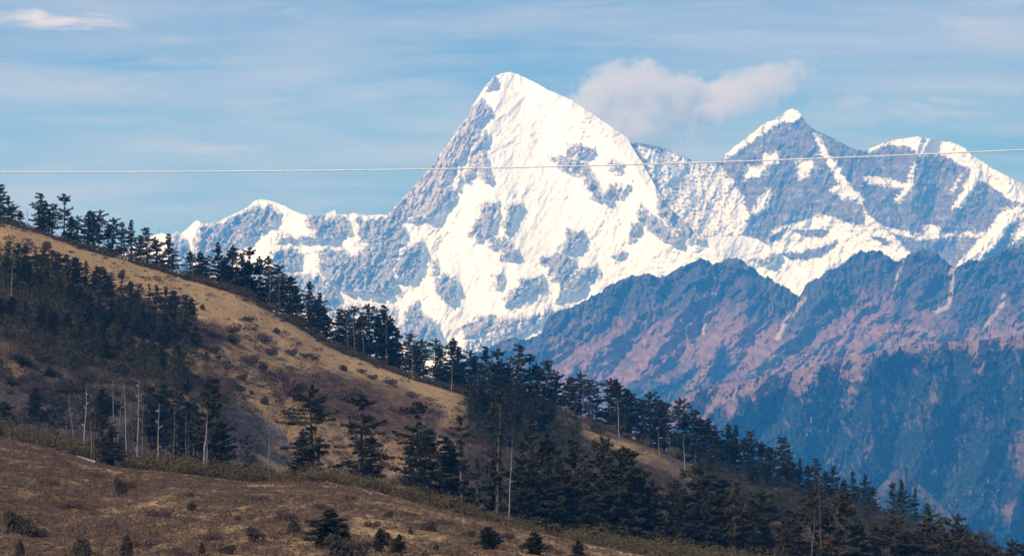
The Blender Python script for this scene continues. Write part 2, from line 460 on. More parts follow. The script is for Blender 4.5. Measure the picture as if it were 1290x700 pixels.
def mask2(U, P):
    wx = 7.0 * fbm(U / 13, P / 13, 6, 103, 0.68); wy = 7.0 * fbm(U / 13, P / 13, 6, 140, 0.68)
    f = poly_field(U + wx, P + wy, SNOW2, 4.5)
    r = poly_field(U + wx, P + wy, ROCK2, 4.0)
    n = fbm(U / 8.0, (P - 0.12 * U) / 2.6, 5, 177, 0.7)
    snow = sm(-0.12, 0.26, 0.9 * f + 1.05 * n + 0.75 * fbm(U / 3.0, P / 2.2, 4, 181, 0.65))
    # snow lying on the horizontal ledges of the cliffs
    led = fbm(U / 26.0, (P + 0.08 * U + 4 * fbm(U / 30, P / 20, 3, 127)) / 2.2, 5, 178, 0.65) + 0.5 * fbm(U / 50.0, P / 40.0, 2, 179)
    snow = np.maximum(snow, 0.6 * sm(0.36, 0.62, led))
    snow = snow * (1 - sm(-0.1, 0.15, r + 0.6 * n))
    rock = 1 - snow
    pale = np.clip(0.5 + 0.9 * fbm(U / 22, (P + 0.05 * U) / 6, 4, 191), 0, 1) * 0.55
    rock = np.clip(rock - 0.30 * sm(0.0, 0.5, fbm((U + 0.3 * P) / 5, P / 9, 5, 192, 0.7)), 0, 1)
    old = np.clip(0.9 * fbm(U / 20, P / 9, 5, 193, 0.65), 0, 1)
    return np.stack([rock, rock * 0, pale, old], -1)
RIBS2 = [
    ([(1000, 136), (1020, 163), (1038, 185), (1056, 214), (1074, 240), (1096, 275), (1145, 322)], 420, 55),
    ([(1000, 136), (975, 200), (960, 260), (930, 300)], 160, 40), ([(1010, 160), (1015, 230), (990, 280)], 120, 26),
    ([(960, 158), (935, 210), (905, 250)], 110, 28), ([(800, 180), (860, 240), (900, 290)], 160, 36), ([(860, 195), (905, 245), (930, 290)], 130, 28),
    ([(1160, 172), (1152, 210), (1148, 255), (1146, 300)], 330, 34), ([(1216, 187), (1232, 215), (1205, 262), (1180, 300)], 190, 32),
    ([(1266, 220), (1285, 262), (1240, 310), (1200, 345)], 220, 36), ([(1110, 181), (1120, 240), (1115, 290)], 90, 26),
    ([(1320, 245), (1310, 300)], 150, 40),
]
def depth2(U, P, pxm):
    d = tents(U, P, RIBS2)
    r = ridged((U + 0.5 * P) / 30.0, (P - 0.2 * U) / 55.0, 6, 122, 0.58)
    crag = ridged((U + 5 * fbm(U / 12, P / 12, 3, 126)) / 11.0, (P + 0.4 * U) / 26.0, 5, 123, 0.62)
    led = fbm(U / 34.0, (P + 0.08 * U + 4 * fbm(U / 30, P / 20, 3, 127)) / 3.4, 5, 124, 0.62)
    tilt = 560 * sm(770, 915, U) + 0 * P
    return 0.7 * d + tilt - r * 75 - crag * 34 + led * 11 + 50 * fbm(U / 80, P / 60, 3, 125)
MAT2 = mountain_material('banded_cliff_rock', (0.83, 0.83, 0.83), (0.080, 0.076, 0.082), (0.15, 0.13, 0.13), (0.31, 0.245, 0.235), (0.03, 0.05, 0.035), (0.25, 0.25, 5.0))
pair = relief('rock_mountain', SKY2, 690, 1420, 0.9, 430, 300, 20900, 350, 52, mask2, depth2, MAT2, 1.3, 2600, 5)
put(pair, 'two grey cliff-faced summits dusted with snow, beyond the domed snow peak', 'mountain')

# --- brown foothills
SKY3 = [(300, 620), (480, 520), (560, 470), (600, 446), (618, 436), (645, 424), (660, 428), (672, 424), (681, 420), (693, 396), (712, 390), (730, 380), (750, 371), (768, 360), (780, 353), (792, 349), (806, 346), (822, 344),
        (832, 349), (842, 347), (850, 340), (858, 334), (862, 336), (872, 330), (883, 326), (892, 328), (898, 333), (904, 330), (916, 327), (928, 324), (940, 331), (950, 339), (961, 347), (968, 349), (976, 355), (985, 359), (994, 364),
        (1006, 374), (1018, 356), (1030, 349), (1042, 343), (1054, 335), (1066, 327), (1078, 320), (1089, 316.5), (1101, 315), (1112, 317), (1120, 321), (1128, 330), (1138, 326), (1150, 318), (1166, 314), (1180, 320), (1194, 331),
        (1202, 338), (1208, 336), (1216, 330), (1225, 326), (1234, 329), (1244, 326), (1256, 318), (1272, 313), (1290, 307), (1400, 280), (1700, 240)]
def mask3(U, P):
    yt = np.interp(U, [p[0] for p in SKY3], [p[1] for p in SKY3])
    h = P - yt
    n = fbm(U / 24, P / 24, 5, 201, 0.6)
    n2 = fbm((U + P) / 9, (P - 0.5 * U) / 22, 5, 202, 0.65)
    cliff = sm(84, 30, h + 54 * n + 34 * n2 - 22 * sm(1100, 1200, U) + 22 * sm(800, 700, U))
    gr = np.clip(0.36 + 1.3 * fbm((U + 0.7 * P) / 22, (P - 0.45 * U) / 7, 6, 203, 0.7), 0, 1)
    forest = sm(0.05, 0.5, fbm(U / 28, P / 26, 5, 204, 0.6) + 0.45 * sm(60, 150, h) - 0.18)
    FP = [[(790, 482), (800, 478), (812, 500), (820, 520), (780, 520)], [(818, 480), (838, 480), (846, 500), (840, 520), (815, 520), (812, 500)], [(842, 475), (866, 472), (862, 500), (850, 515), (838, 500)],
          [(1215, 385), (1245, 380), (1255, 395), (1235, 410), (1215, 402)], [(1010, 390), (1050, 340), (1080, 372), (1050, 385), (1020, 397)]]
    wx = 4 * fbm(U / 12, P / 12, 4, 205)
    forest = np.maximum(forest * 0.75, sm(-0.3, 0.4, poly_field(U + wx, P - wx, FP, 5)) * 0.9)
    scree = np.zeros(U.shape)
    for pts, w in (([(1012, 376), (1000, 392), (985, 412), (980, 425)], 5), ([(1137, 328), (1130, 350), (1126, 372)], 3), ([(1200, 340), (1199, 360), (1195, 385), (1180, 392)], 4), ([(1265, 372), (1262, 385), (1240, 410)], 4), ([(898, 334), (899, 350)], 2.5), ([(900, 370), (885, 420)], 3)):
        scree = np.maximum(scree, sm(w, w * 0.3, seg_dist(U + wx, P, pts) + 2 * n2))
    # R: dark cliff rock, G: forest, B: bare pale ground, A: reserved
    return np.stack([cliff, forest * (1 - 0.6 * cliff), np.maximum(gr * (1 - cliff), scree), scree], -1)
RIBS3 = [
    ([(883, 326), (872, 370), (840, 420), (800, 480)], 300, 34), ([(928, 324), (945, 365), (935, 410), (900, 450)], 300, 34),
    ([(961, 347), (985, 380), (990, 400)], 200, 26), ([(822, 344), (815, 390), (770, 430), (720, 470)], 240, 34), ([(768, 360), (755, 400), (700, 440)], 200, 30),
    ([(712, 390), (690, 430), (650, 470)], 160, 28), ([(1050, 337), (1080, 370), (1140, 400), (1180, 425)], 340, 34), ([(1050, 337), (1035, 375), (1000, 420), (960, 460)], 300, 30),
    ([(1101, 315), (1110, 350), (1140, 385)], 220, 28), ([(1166, 314), (1165, 350), (1150, 390), (1090, 440)], 230, 30), ([(1225, 326), (1225, 370), (1180, 420)], 230, 30),
    ([(1256, 318), (1265, 360), (1285, 400)], 220, 26), ([(1290, 307), (1300, 360), (1290, 420)], 220, 26), ([(1360, 290), (1340, 380)], 240, 40),
    ([(600, 446), (640, 480), (620, 520)], 160, 30), ([(645, 424), (660, 470)], 140, 24), ([(900, 440), (860, 470), (800, 500)], 160, 26), ([(1060, 420), (1000, 450), (930, 480)], 160, 24),
]
def depth3(U, P, pxm):
    d = tents(U + 5 * fbm(U / 15, P / 15, 3, 220), P + 5 * fbm(U / 15, P / 15, 3, 221), RIBS3)
    r = ridged((U + 0.5 * P) / 32.0, (P - 0.2 * U) / 44.0, 6, 222, 0.58)
    crag = ridged((U + 4 * fbm(U / 12, P / 12, 3, 227)) / 9.0, (P + 0.25 * U) / 22.0, 5, 223, 0.62)
    br = ridged((U + 0.8 * P + 7 * fbm(U / 22, P / 22, 3, 228)) / 15.0, (P - 0.4 * U) / 30.0, 5, 229, 0.6)
    yt = np.interp(U, [p[0] for p in SKY3], [p[1] for p in SKY3])
    c = sm(80, 20, P - yt)
    return 0.6 * d - r * (90 + 30 * c) - br * (24 * (1 - c) + 10) - crag * (14 + 58 * c) + 9 * fbm(U / 6, P / 5, 4, 230, 0.65) + 60 * fbm(U / 70, P / 60, 3, 225) + 5 * fbm(U / 3, P / 3, 3, 226)
def hill_material(name, grass_a, grass_b, pale, cliff, forest):
    m, t, b = new_mat(name)
    R, G, B, A = mask_channels(t)
    n1 = noise_fac(t, 0.006, 7, 0.65, 0.35, 0.68)
    n3 = noise_fac(t, 0.02, 5, 0.65, 0.45, 0.62)
    c = mixc(t, n1, grass_a, grass_b)
    c = mixc(t, B, c, pale)
    ck = mixc(t, n3, cliff, tuple(1.7 * q for q in cliff))
    c = mixc(t, R, c, ck)
    fo = mixc(t, n3, forest, tuple(1.8 * q for q in forest))
    c = mixc(t, G, c, fo)
    c = mixc(t, A, c, (0.42, 0.33, 0.30))
    t.links.new(c, b.inputs['Base Color'])
    b.inputs['Roughness'].default_value = 0.95
    b.inputs['Specular IOR Level'].default_value = 0.02
    return m
MAT3 = hill_material('foothill_ground', (0.135, 0.078, 0.076), (0.22, 0.125, 0.112), (0.34, 0.21, 0.18), (0.062, 0.058, 0.06), (0.035, 0.04, 0.034))
foot = relief('brown_hills', SKY3, 440, 1460, 1.0, 560, 300, 14500, 350, 36, mask3, depth3, MAT3, 5.5, 2200, 9)
put(foot, 'long brown hills with dark cliff crests below the snow mountains', 'hill')

# --- nearer forested spur
SKY4 = [(500, 680), (700, 575), (790, 536), (830, 516), (855, 501), (880, 490), (900, 485), (919, 481), (945, 477), (970, 472), (1000, 466), (1030, 460), (1052, 453), (1080, 447), (1110, 441), (1135, 435), (1160, 433),
        (1184, 432), (1210, 429), (1230, 428), (1260, 425), (1290, 420), (1400, 400), (1700, 370)]
def mask4(U, P):
    yt = np.interp(U, [p[0] for p in SKY4], [p[1] for p in SKY4])
    h = P - yt
    n = fbm(U / 34, P / 40, 5, 301, 0.6)
    n2 = fbm(U / 7, P / 8, 4, 302, 0.6)
    FP = [[(1105, 448), (1140, 440), (1165, 455), (1172, 480), (1150, 520), (1100, 500), (1085, 470)], [(1190, 440), (1215, 442), (1225, 470), (1215, 500), (1190, 490), (1180, 462)], [(1240, 440), (1290, 440), (1300, 480), (1250, 480)],
          [(955, 505), (985, 490), (1000, 520), (1000, 560), (960, 540)], [(1050, 480), (1066, 476), (1072, 520), (1055, 530)], [(930, 500), (945, 495), (950, 520), (930, 540)]]
    f = sm(16, 46, h + 62 * n + 26 * n2 + 12 * sm(1000, 1120, U) - 14 * sm(980, 900, U))
    wx = 4 * fbm(U / 12, P / 12, 4, 305)
    f = np.maximum(f, sm(-0.3, 0.3, poly_field(U + wx, P + wx, FP, 6)))
    gap = sm(0.12, 0.42, fbm((U - 0.3 * P) / 12, P / 26, 5, 306, 0.62) + 0.25 * fbm(U / 60, P / 60, 2, 307) - 0.0011 * (P - 470))
    mott = sm(0.15, 0.5, fbm((U - 0.2 * P) / 4.5, P / 6.5, 4, 311, 0.65) + 0.5 * fbm(U / 40, P / 50, 2, 312))
    f = f * (1 - 0.62 * gap) * (1 - 0.28 * mott)
    GP = [([(1265, 560), (1300, 520), (1320, 600), (1280, 600)], 1), ([(1255, 640), (1285, 625), (1290, 650), (1270, 665)], .9), ([(1190, 585), (1215, 590), (1215, 597), (1192, 595)], .9), ([(1020, 440), (1290, 430), (1290, 434), (1020, 460)], .6), ([(1085, 558), (1105, 560), (1104, 600), (1096, 600)], .85)]
    f = f * (1 - 0.5 * sm(-0.5, 0.6, poly_field(U + 3 * wx, P + wx, GP, 6) + 0.4 * n2))
    pale = np.clip(0.5 + 1.3 * fbm((U + 0.6 * P) / 16, (P - 0.4 * U) / 12, 5, 303, 0.65), 0, 1)
    scree = sm(0.62, 0.75, fbm(U / 4, P / 5, 3, 309) + 0.6 * fbm(U / 40, P / 40, 2, 310)) * 0.6
    return np.stack([np.zeros(U.shape), f, pale, scree], -1)
RIBS4 = [
    ([(880, 490), (860, 520), (830, 560)], 160, 26), ([(970, 472), (945, 500), (905, 540), (880, 590)], 260, 34), ([(1030, 460), (1010, 500), (1005, 560), (985, 620)], 260, 34),
    ([(1110, 441), (1090, 480), (1095, 540), (1080, 600)], 260, 34), ([(1160, 433), (1180, 470), (1170, 540), (1150, 610)], 280, 34), ([(1230, 428), (1225, 480), (1250, 540), (1235, 640)], 280, 36),
    ([(1290, 420), (1285, 480), (1300, 560), (1270, 660)], 280, 36), ([(1400, 400), (1370, 540), (1380, 700)], 300, 60),
]
def depth4(U, P, pxm):
    d = tents(U + 6 * fbm(U / 18, P / 18, 3, 320), P + 6 * fbm(U / 18, P / 18, 3, 321), RIBS4)
    r = ridged((U + 0.2 * P) / 30.0, (P - 0.2 * U) / 60.0, 6, 322, 0.58)
    crag = ridged(U / 7.0, P / 12.0, 5, 323, 0.6)
    br = ridged((U - 0.25 * P + 7 * fbm(U / 22, P / 22, 3, 328)) / 13.0, P / 34.0, 5, 329, 0.6)
    return 0.75 * d - r * 120 - br * 48 - crag * 24 + 50 * fbm(U / 70, P / 60, 3, 325) + 5 * fbm(U / 2.4, P / 2.4, 3, 326)
MAT4 = hill_material('spur_ground', (0.13, 0.085, 0.078), (0.20, 0.122, 0.105), (0.29, 0.18, 0.155), (0.09, 0.075, 0.07), (0.016, 0.024, 0.018))
spur = relief('forested_hills', SKY4, 640, 1480, 0.9, 735, 330, 9800, 560, 34, mask4, depth4, MAT4, 2.2, 2000, 12)
put(spur, 'hazy blue forested spur with brown crest, lowest of the far hills', 'hill')

SKY5 = [(1030, 720), (1060, 672), (1080, 648), (1098, 624), (1112, 608), (1124, 596), (1132, 591), (1140, 595), (1152, 604), (1168, 618), (1190, 640), (1215, 668), (1250, 720)]
def mask5(U, P):
    n = fbm(U / 10, P / 14, 4, 401)
    yt = np.interp(U, [p[0] for p in SKY5], [p[1] for p in SKY5])
    f = np.clip(0.62 + 0.35 * sm(4, 30, P - yt + 16 * n) + 0.5 * fbm(U / 4, P / 5, 4, 403), 0, 1)
    return np.stack([n * 0 + 0.6, f, np.clip(0.5 + n, 0, 1), n * 0], -1)
knoll = relief('rocky_knoll', SKY5, 1040, 1240, 0.9, 760, 120, 7800, 640, 40, mask5, lambda U, P, q: tents(U, P, [([(1132, 591), (1128, 640), (1140, 700)], 90, 26)]) - 24 * ridged(U / 12, P / 20, 4, 402) - 10 * ridged(U / 5, P / 7, 4, 404), MAT4, 4.0, 700, 14)
put(knoll, 'small bare pointed knoll at the foot of the blue forested spur', 'hill')

# ------------------------------------------------------------------ valley floor
def flat_sheet(name, x0, x1, y0, y1, z, n):
    xs = np.linspace(x0, x1, n); ys = np.linspace(y0, y1, n)
    X, Y = np.meshgrid(xs, ys)
    v = np.stack([X, Y, np.full(X.shape, z) + 12 * fbm(X / 2500, Y / 2500, 3, 5)], -1).reshape(-1, 3)
    i = np.arange(n * n).reshape(n, n)
    f = np.stack([i[:-1, :-1], i[:-1, 1:], i[1:, 1:], i[1:, :-1]], -1).reshape(-1, 4)
    return mesh_np(name, v, f, True)
mv, t, b = new_mat('valley_forest')
t.links.new(mixc(t, noise_fac(t, 0.004, 6, 0.6), (0.03, 0.04, 0.03), (0.14, 0.10, 0.07)), b.inputs['Base Color'])
val = link('valley_ground', flat_sheet('valley_ground', -26000, 26000, -2500, 33500, VALLEY - 15, 60), mv)
put(val, 'dark valley floor far below the slopes', 'ground', kind='structure')

# ------------------------------------------------------------------ near slopes: one sheet
CREST = [(-500, 440), (0, 549), (60, 563), (110, 579), (150, 588), (200, 594), (260, 600), (300, 606), (340, 607), (400, 606), (440, 612), (480, 620), (520, 632), (560, 643), (600, 655), (640, 667), (700, 684), (740, 693), (770, 699),
         (830, 706), (900, 714), (1000, 727), (1100, 740), (1200, 753), (1290, 766), (1800, 840)]
RIDGE = [(-500, 200), (-100, 262), (0, 281), (30, 288), (60, 297), (100, 311), (150, 326), (200, 342), (260, 359), (300, 369), (330, 384), (380, 413), (430, 443), (480, 462), (520, 477), (560, 489), (600, 501), (650, 512), (700, 520), (740, 532),
         (800, 553), (850, 575), (900, 592), (950, 607), (1000, 622), (1050, 636), (1100, 650), (1150, 662), (1200, 676), (1250, 690), (1290, 701), (1800, 830)]
_TAB = {}
def ip(tab, u):
    if id(tab) not in _TAB:
        g = np.arange(tab[0][0], tab[-1][0] + 1.0)
        v = np.interp(g, [p[0] for p in tab], [p[1] for p in tab])
        k = np.hanning(59); k /= k.sum()
        _TAB[id(tab)] = (g, np.convolve(np.pad(v, 29, mode='reflect', reflect_type='odd'), k, 'valid'))
    return np.interp(u, *_TAB[id(tab)])
def zpx(y, Y): return (350.0 - y) / F * Y
YC, YR = 625.0, 1165.0

def ground_z(u, Y):
    """height of the near slopes at photo column u and distance Y (both arrays)"""
    u = np.asarray(u, dtype=np.float64); Y = np.asarray(Y, dtype=np.float64)
    c = ip(CREST, u); r = ip(RIDGE, u)
    c = c + 2.0 * fbm(u / 40, u * 0 + 3.3, 3, 501); r = r + 2.0 * fbm(u / 36, u * 0 + 7.3, 3, 502)
    fgdrop = sm(600, 1000, u) * 60
    zc = zpx(c, YC); zr = zpx(r, YR)
    cliff = sm(380, 200, u) * 0.32 + sm(520, 640, u) * sm(1000, 800, u) * 0.10
    z_bot = zpx(c + 26, 840.0)
    z_shelf = z_bot + (zr - z_bot) * (0.12 + cliff)
    z_mid = z_shelf + (zr - z_shelf) * 0.52
    kY = [-300, 0, 60, 150, 260, 370, 500, YC, 665, 740, 840, 890, 1010, YR, 1215, 1400, 2000, 3200]
    kz = [-25 + 0 * u, -2 + 0 * u, -13 + 0 * u, zpx(860 + 0 * u, 150.0), zpx(752 + fgdrop, 260.0), zpx(706 + fgdrop, 370.0),
          0.5 * (zpx(706 + fgdrop, 370.0) + zc) + 2.2, zc, zc - 5, z_bot - 12, z_bot, z_shelf, z_mid, zr, zr - 14, zr - 110, zr - 520, VALLEY - 30 + 0 * u]
    z = np.zeros(np.broadcast(u, Y).shape)
    for i in range(len(kY) - 1):
        a, b_ = kY[i], kY[i + 1]
        t = (Y - a) / (b_ - a)
        # rounded crests, straight slopes
        m = (Y >= a) & (Y < b_) if i < len(kY) - 2 else (Y >= a)
        z = np.where(m, kz[i] + (kz[i + 1] - kz[i]) * t, z)
    x = (u - 645) / F * Y
    amp = sm(20, 300, Y)
    vis_mid = sm(800, 880, Y) * sm(1165, 1130, Y)
    z = z + amp * (0.55 * fbm(x / 26, Y / 26, 4, 503) + 0.25 * fbm(x / 5, Y / 5, 3, 504))
    z = z + vis_mid * (2.6 * fbm(x / 60, Y / 60, 4, 505) - 3.0 * ridged(x / 45, Y / 120, 3, 506) * (1 - sm(980, 1100, Y)) + 1.2)
    return z

us = np.arange(-420, 1741, 1.7)
Ys = np.concatenate([np.linspace(-300, 300, 14), np.linspace(312, 650, 190), np.linspace(654, 830, 26), np.linspace(835, 1180, 280), np.linspace(1188, 1500, 22), np.linspace(1560, 3200, 16)])
UU, YY = np.meshgrid(us, Ys)
# behind or near the camera a column would collapse: spread x with a floor on distance
XX = (UU - 645) / F * np.maximum(YY, 620.0)
UE = 645 + F * XX / np.maximum(YY, 260.0)
ZZ = ground_z(UE, YY)
PYp = 350 - F * ZZ / np.maximum(YY, 1.0)          # where that ground stands in the photograph
mid = (YY > 780)
hn = fbm(XX / 30, YY / 55, 5, 511, 0.6); hf = fbm(XX / 4, YY / 9, 4, 512, 0.65)
rp = ip(RIDGE, UE)
below = PYp - rp
# heath: low brown-purple scrub
heath_mid = sm(12, 70, below + 40 * hn + 22 * hf)
HP = [[(195, 410), (270, 400), (300, 425), (260, 440), (205, 435)], [(330, 470), (440, 468), (520, 490), (560, 520), (540, 560), (400, 520)], [(225, 470), (300, 480), (280, 520)], [(690, 530), (740, 545), (760, 580), (700, 570)], [(820, 580), (870, 590), (860, 620), (810, 610)]]
hp = poly_field(UE + 12 * hf, PYp + 12 * hn, HP, 14)
heath_mid = np.clip(0.50 * heath_mid + 0.8 * sm(-0.6, 0.5, hp) + 0.5 * (hf - 0.1), 0, 1)
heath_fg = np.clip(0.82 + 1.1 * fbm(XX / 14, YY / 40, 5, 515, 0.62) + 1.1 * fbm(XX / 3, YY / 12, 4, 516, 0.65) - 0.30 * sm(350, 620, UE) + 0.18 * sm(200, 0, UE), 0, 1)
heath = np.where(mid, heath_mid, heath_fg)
rock = np.where(mid, sm(0.12, 0.35, 0.8 * sm(95, 190, below) * sm(420, 260, UE) + 0.75 * sm(500, 560, UE) * sm(35, 70, below) * sm(1080, 960, UE) + 0.5 * sm(250, 320, UE) * sm(120, 165, below) + 0.7 * fbm(XX / 14, YY / 20, 4, 518) - 0.42), 0)
GP = [[(0, 455), (22, 457), (40, 470), (20, 475), (0, 468)], [(690, 512), (705, 517), (740, 543), (800, 560), (865, 594), (880, 603), (855, 602), (790, 570), (735, 552), (700, 523)]]
gp = sm(-0.5, 0.3, poly_field(UE, PYp, GP, 8)) * mid
rock = rock * (1 - gp); heath = heath * (1 - 0.25 * gp)
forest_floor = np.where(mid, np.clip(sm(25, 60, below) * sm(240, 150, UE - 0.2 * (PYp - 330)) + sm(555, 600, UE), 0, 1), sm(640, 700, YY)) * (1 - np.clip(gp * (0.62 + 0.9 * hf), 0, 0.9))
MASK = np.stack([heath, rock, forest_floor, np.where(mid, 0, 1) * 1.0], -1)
verts = np.stack([XX, YY, ZZ], -1).reshape(-1, 3)
ii = np.arange(UU.size).reshape(UU.shape)
fc = np.stack([ii[:-1, :-1], ii[:-1, 1:], ii[1:, 1:], ii[1:, :-1]], -1).reshape(-1, 4)
mg, t, b = new_mat('dry_slope')
R, G, B, A = mask_channels(t)
nA = noise_fac(t, 0.35, 6, 0.65, 0.38, 0.64, (1, 0.45, 1))
nB = noise_fac(t, 0.06, 5, 0.6, 0.35, 0.65)
nC = noise_fac(t, 1.3, 4, 0.6, 0.40, 0.62, (1, 0.5, 1))
gcol = mixc(t, nB, (0.56, 0.365, 0.185), (0.47, 0.29, 0.135))
gcol = mixc(t, nC, gcol, (0.35, 0.21, 0.10))
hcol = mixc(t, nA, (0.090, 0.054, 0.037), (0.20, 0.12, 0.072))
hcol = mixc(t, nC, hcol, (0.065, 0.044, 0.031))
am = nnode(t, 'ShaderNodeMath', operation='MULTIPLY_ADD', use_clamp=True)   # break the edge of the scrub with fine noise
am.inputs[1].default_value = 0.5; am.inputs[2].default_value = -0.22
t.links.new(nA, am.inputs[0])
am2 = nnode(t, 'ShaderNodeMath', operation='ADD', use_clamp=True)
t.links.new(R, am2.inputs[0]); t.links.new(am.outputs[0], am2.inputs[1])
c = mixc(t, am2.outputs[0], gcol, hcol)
rk = mixc(t, nA, (0.085, 0.076, 0.078), (0.19, 0.165, 0.16))
rk = mixc(t, nC, rk, (0.07, 0.06, 0.06))
c = mixc(t, G, c, rk)
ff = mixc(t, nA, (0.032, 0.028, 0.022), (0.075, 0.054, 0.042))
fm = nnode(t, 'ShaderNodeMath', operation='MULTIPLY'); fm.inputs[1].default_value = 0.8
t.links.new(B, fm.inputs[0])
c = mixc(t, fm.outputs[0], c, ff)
t.links.new(c, b.inputs['Base Color'])
bm_ = nnode(t, 'ShaderNodeBump'); bm_.inputs['Strength'].default_value = 0.6; bm_.inputs['Distance'].default_value = 0.5
t.links.new(nC, bm_.inputs['Height']); t.links.new(bm_.outputs[0], b.inputs['Normal'])
b.inputs['Specular IOR Level'].default_value = 0.02
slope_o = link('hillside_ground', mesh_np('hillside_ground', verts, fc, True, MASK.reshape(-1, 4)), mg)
put(slope_o, 'dry grassy hillsides and ridge in front of the mountains', 'ground', kind='structure')

def ground_at(px, Y):
    z = float(ground_z(np.array([px]), np.array([Y]))[0])
    return ((px - 645) / F * Y, Y, z)

# ------------------------------------------------------------------ foliage materials
def leaf_material(name, a, bcol, c2, big=0.12, vary=0.35):
    m, t, b = new_mat(name)
    n1 = noise_fac(t, big, 3, 0.6, 0.35, 0.65, coord='Object')
    g = nnode(t, 'ShaderNodeNewGeometry')
    oi = nnode(t, 'ShaderNodeObjectInfo')
    col = mixc(t, g.outputs['Random Per Island'], a, bcol)
    mu = nnode(t, 'ShaderNodeMath', operation='MULTIPLY'); mu.inputs[1].default_value = vary
    t.links.new(oi.outputs['Random'], mu.inputs[0])
    col = mixc(t, mu.outputs[0], col, c2)
    mu2 = nnode(t, 'ShaderNodeMath', operation='MULTIPLY'); mu2.inputs[1].default_value = 0.4
    t.links.new(n1, mu2.inputs[0])
    col = mixc(t, mu2.outputs[0], col, c2)
    t.links.new(col, b.inputs['Base Color'])
    b.inputs['Roughness'].default_value = 0.75
    b.inputs['Specular IOR Level'].default_value = 0.1
    return m
FIR = leaf_material('fir_needles', (0.013, 0.016, 0.009), (0.046, 0.048, 0.022), (0.050, 0.042, 0.021))
FIR_BROWN = leaf_material('dry_fir_needles', (0.035, 0.034, 0.019), (0.075, 0.062, 0.034), (0.085, 0.055, 0.03))
SHRUB_DARK = leaf_material('dark_shrub_leaves', (0.026, 0.026, 0.020), (0.060, 0.050, 0.032), (0.050, 0.032, 0.026))
SHRUB_PURPLE = leaf_material('bare_shrub_twigs', (0.050, 0.032, 0.032), (0.11, 0.07, 0.06), (0.055, 0.035, 0.035))
SHRUB_OLIVE = leaf_material('olive_shrub_leaves', (0.052, 0.042, 0.018), (0.13, 0.098, 0.040), (0.085, 0.055, 0.026))
SHRUB_BROWN = leaf_material('brown_olive_shrub_leaves', (0.034, 0.028, 0.016), (0.085, 0.065, 0.034), (0.06, 0.042, 0.024))
SHRUB_BUSH = leaf_material('small_bush_twigs', (0.034, 0.024, 0.022), (0.080, 0.053, 0.044), (0.045, 0.03, 0.028))
TUFT = leaf_material('heath_twigs', (0.066, 0.042, 0.028), (0.18, 0.11, 0.062), (0.085, 0.053, 0.035), 0.05)
def bark_material(name, a, bcol):
    m, t, b = new_mat(name)
    col = mixc(t, noise_fac(t, 1.2, 5, 0.65, 0.35, 0.65, (3, 3, 0.5)), a, bcol)
    t.links.new(col, b.inputs['Base Color'])
    return m
BARK = bark_material('fir_bark', (0.045, 0.036, 0.032), (0.11, 0.09, 0.08))
DEADWOOD = bark_material('bleached_wood', (0.13, 0.115, 0.105), (0.31, 0.275, 0.25))
DEADGREY = bark_material('grey_dead_wood', (0.075, 0.062, 0.058), (0.17, 0.145, 0.13))
DEADRED = bark_material('rusty_dead_wood', (0.07, 0.035, 0.026), (0.13, 0.062, 0.045))

# ------------------------------------------------------------------ tree meshes
class Tubes:
    def __init__(s): s.v = []; s.f = []
    def tube(s, pts, rad, n=6):
        base = len(s.v)
        pts = [np.array(p, float) for p in pts]
        for i, p in enumerate(pts):
            d = pts[min(i + 1, len(pts) - 1)] - pts[max(i - 1, 0)]
            d = d / (np.linalg.norm(d) + 1e-9)
            a = np.cross(d, (0.3, 1, 0.1)); a /= np.linalg.norm(a) + 1e-9
            c = np.cross(d, a)
            for k in range(n):
                an = 2 * pi * k / n
                s.v.append(tuple(p + rad[i] * (cos(an) * a + sin(an) * c)))
        for i in range(len(pts) - 1):
            for k in range(n):
                k2 = (k + 1) % n
                s.f.append((base + i * n + k, base + i * n + k2, base + (i + 1) * n + k2, base + (i + 1) * n + k))
    def mesh(s, name): return mesh_np(name, s.v, s.f, True)

def leaf_quads(cent, along, normal, ln, wd):
    """elongated quads: arrays (n,3),(n,3),(n,3),(n,),(n,)"""
    along = along / (np.linalg.norm(along, axis=1, keepdims=True) + 1e-9)
    side = np.cross(normal, along); side /= np.linalg.norm(side, axis=1, keepdims=True) + 1e-9
    a = along * ln[:, None]; s = side * wd[:, None]
    v = np.stack([cent - a - 0.35 * s, cent - 0.15 * a + s, cent + a + 0.2 * s, cent - 0.05 * a - s], 1).reshape(-1, 3)
    return v, np.arange(len(v)).reshape(-1, 4)

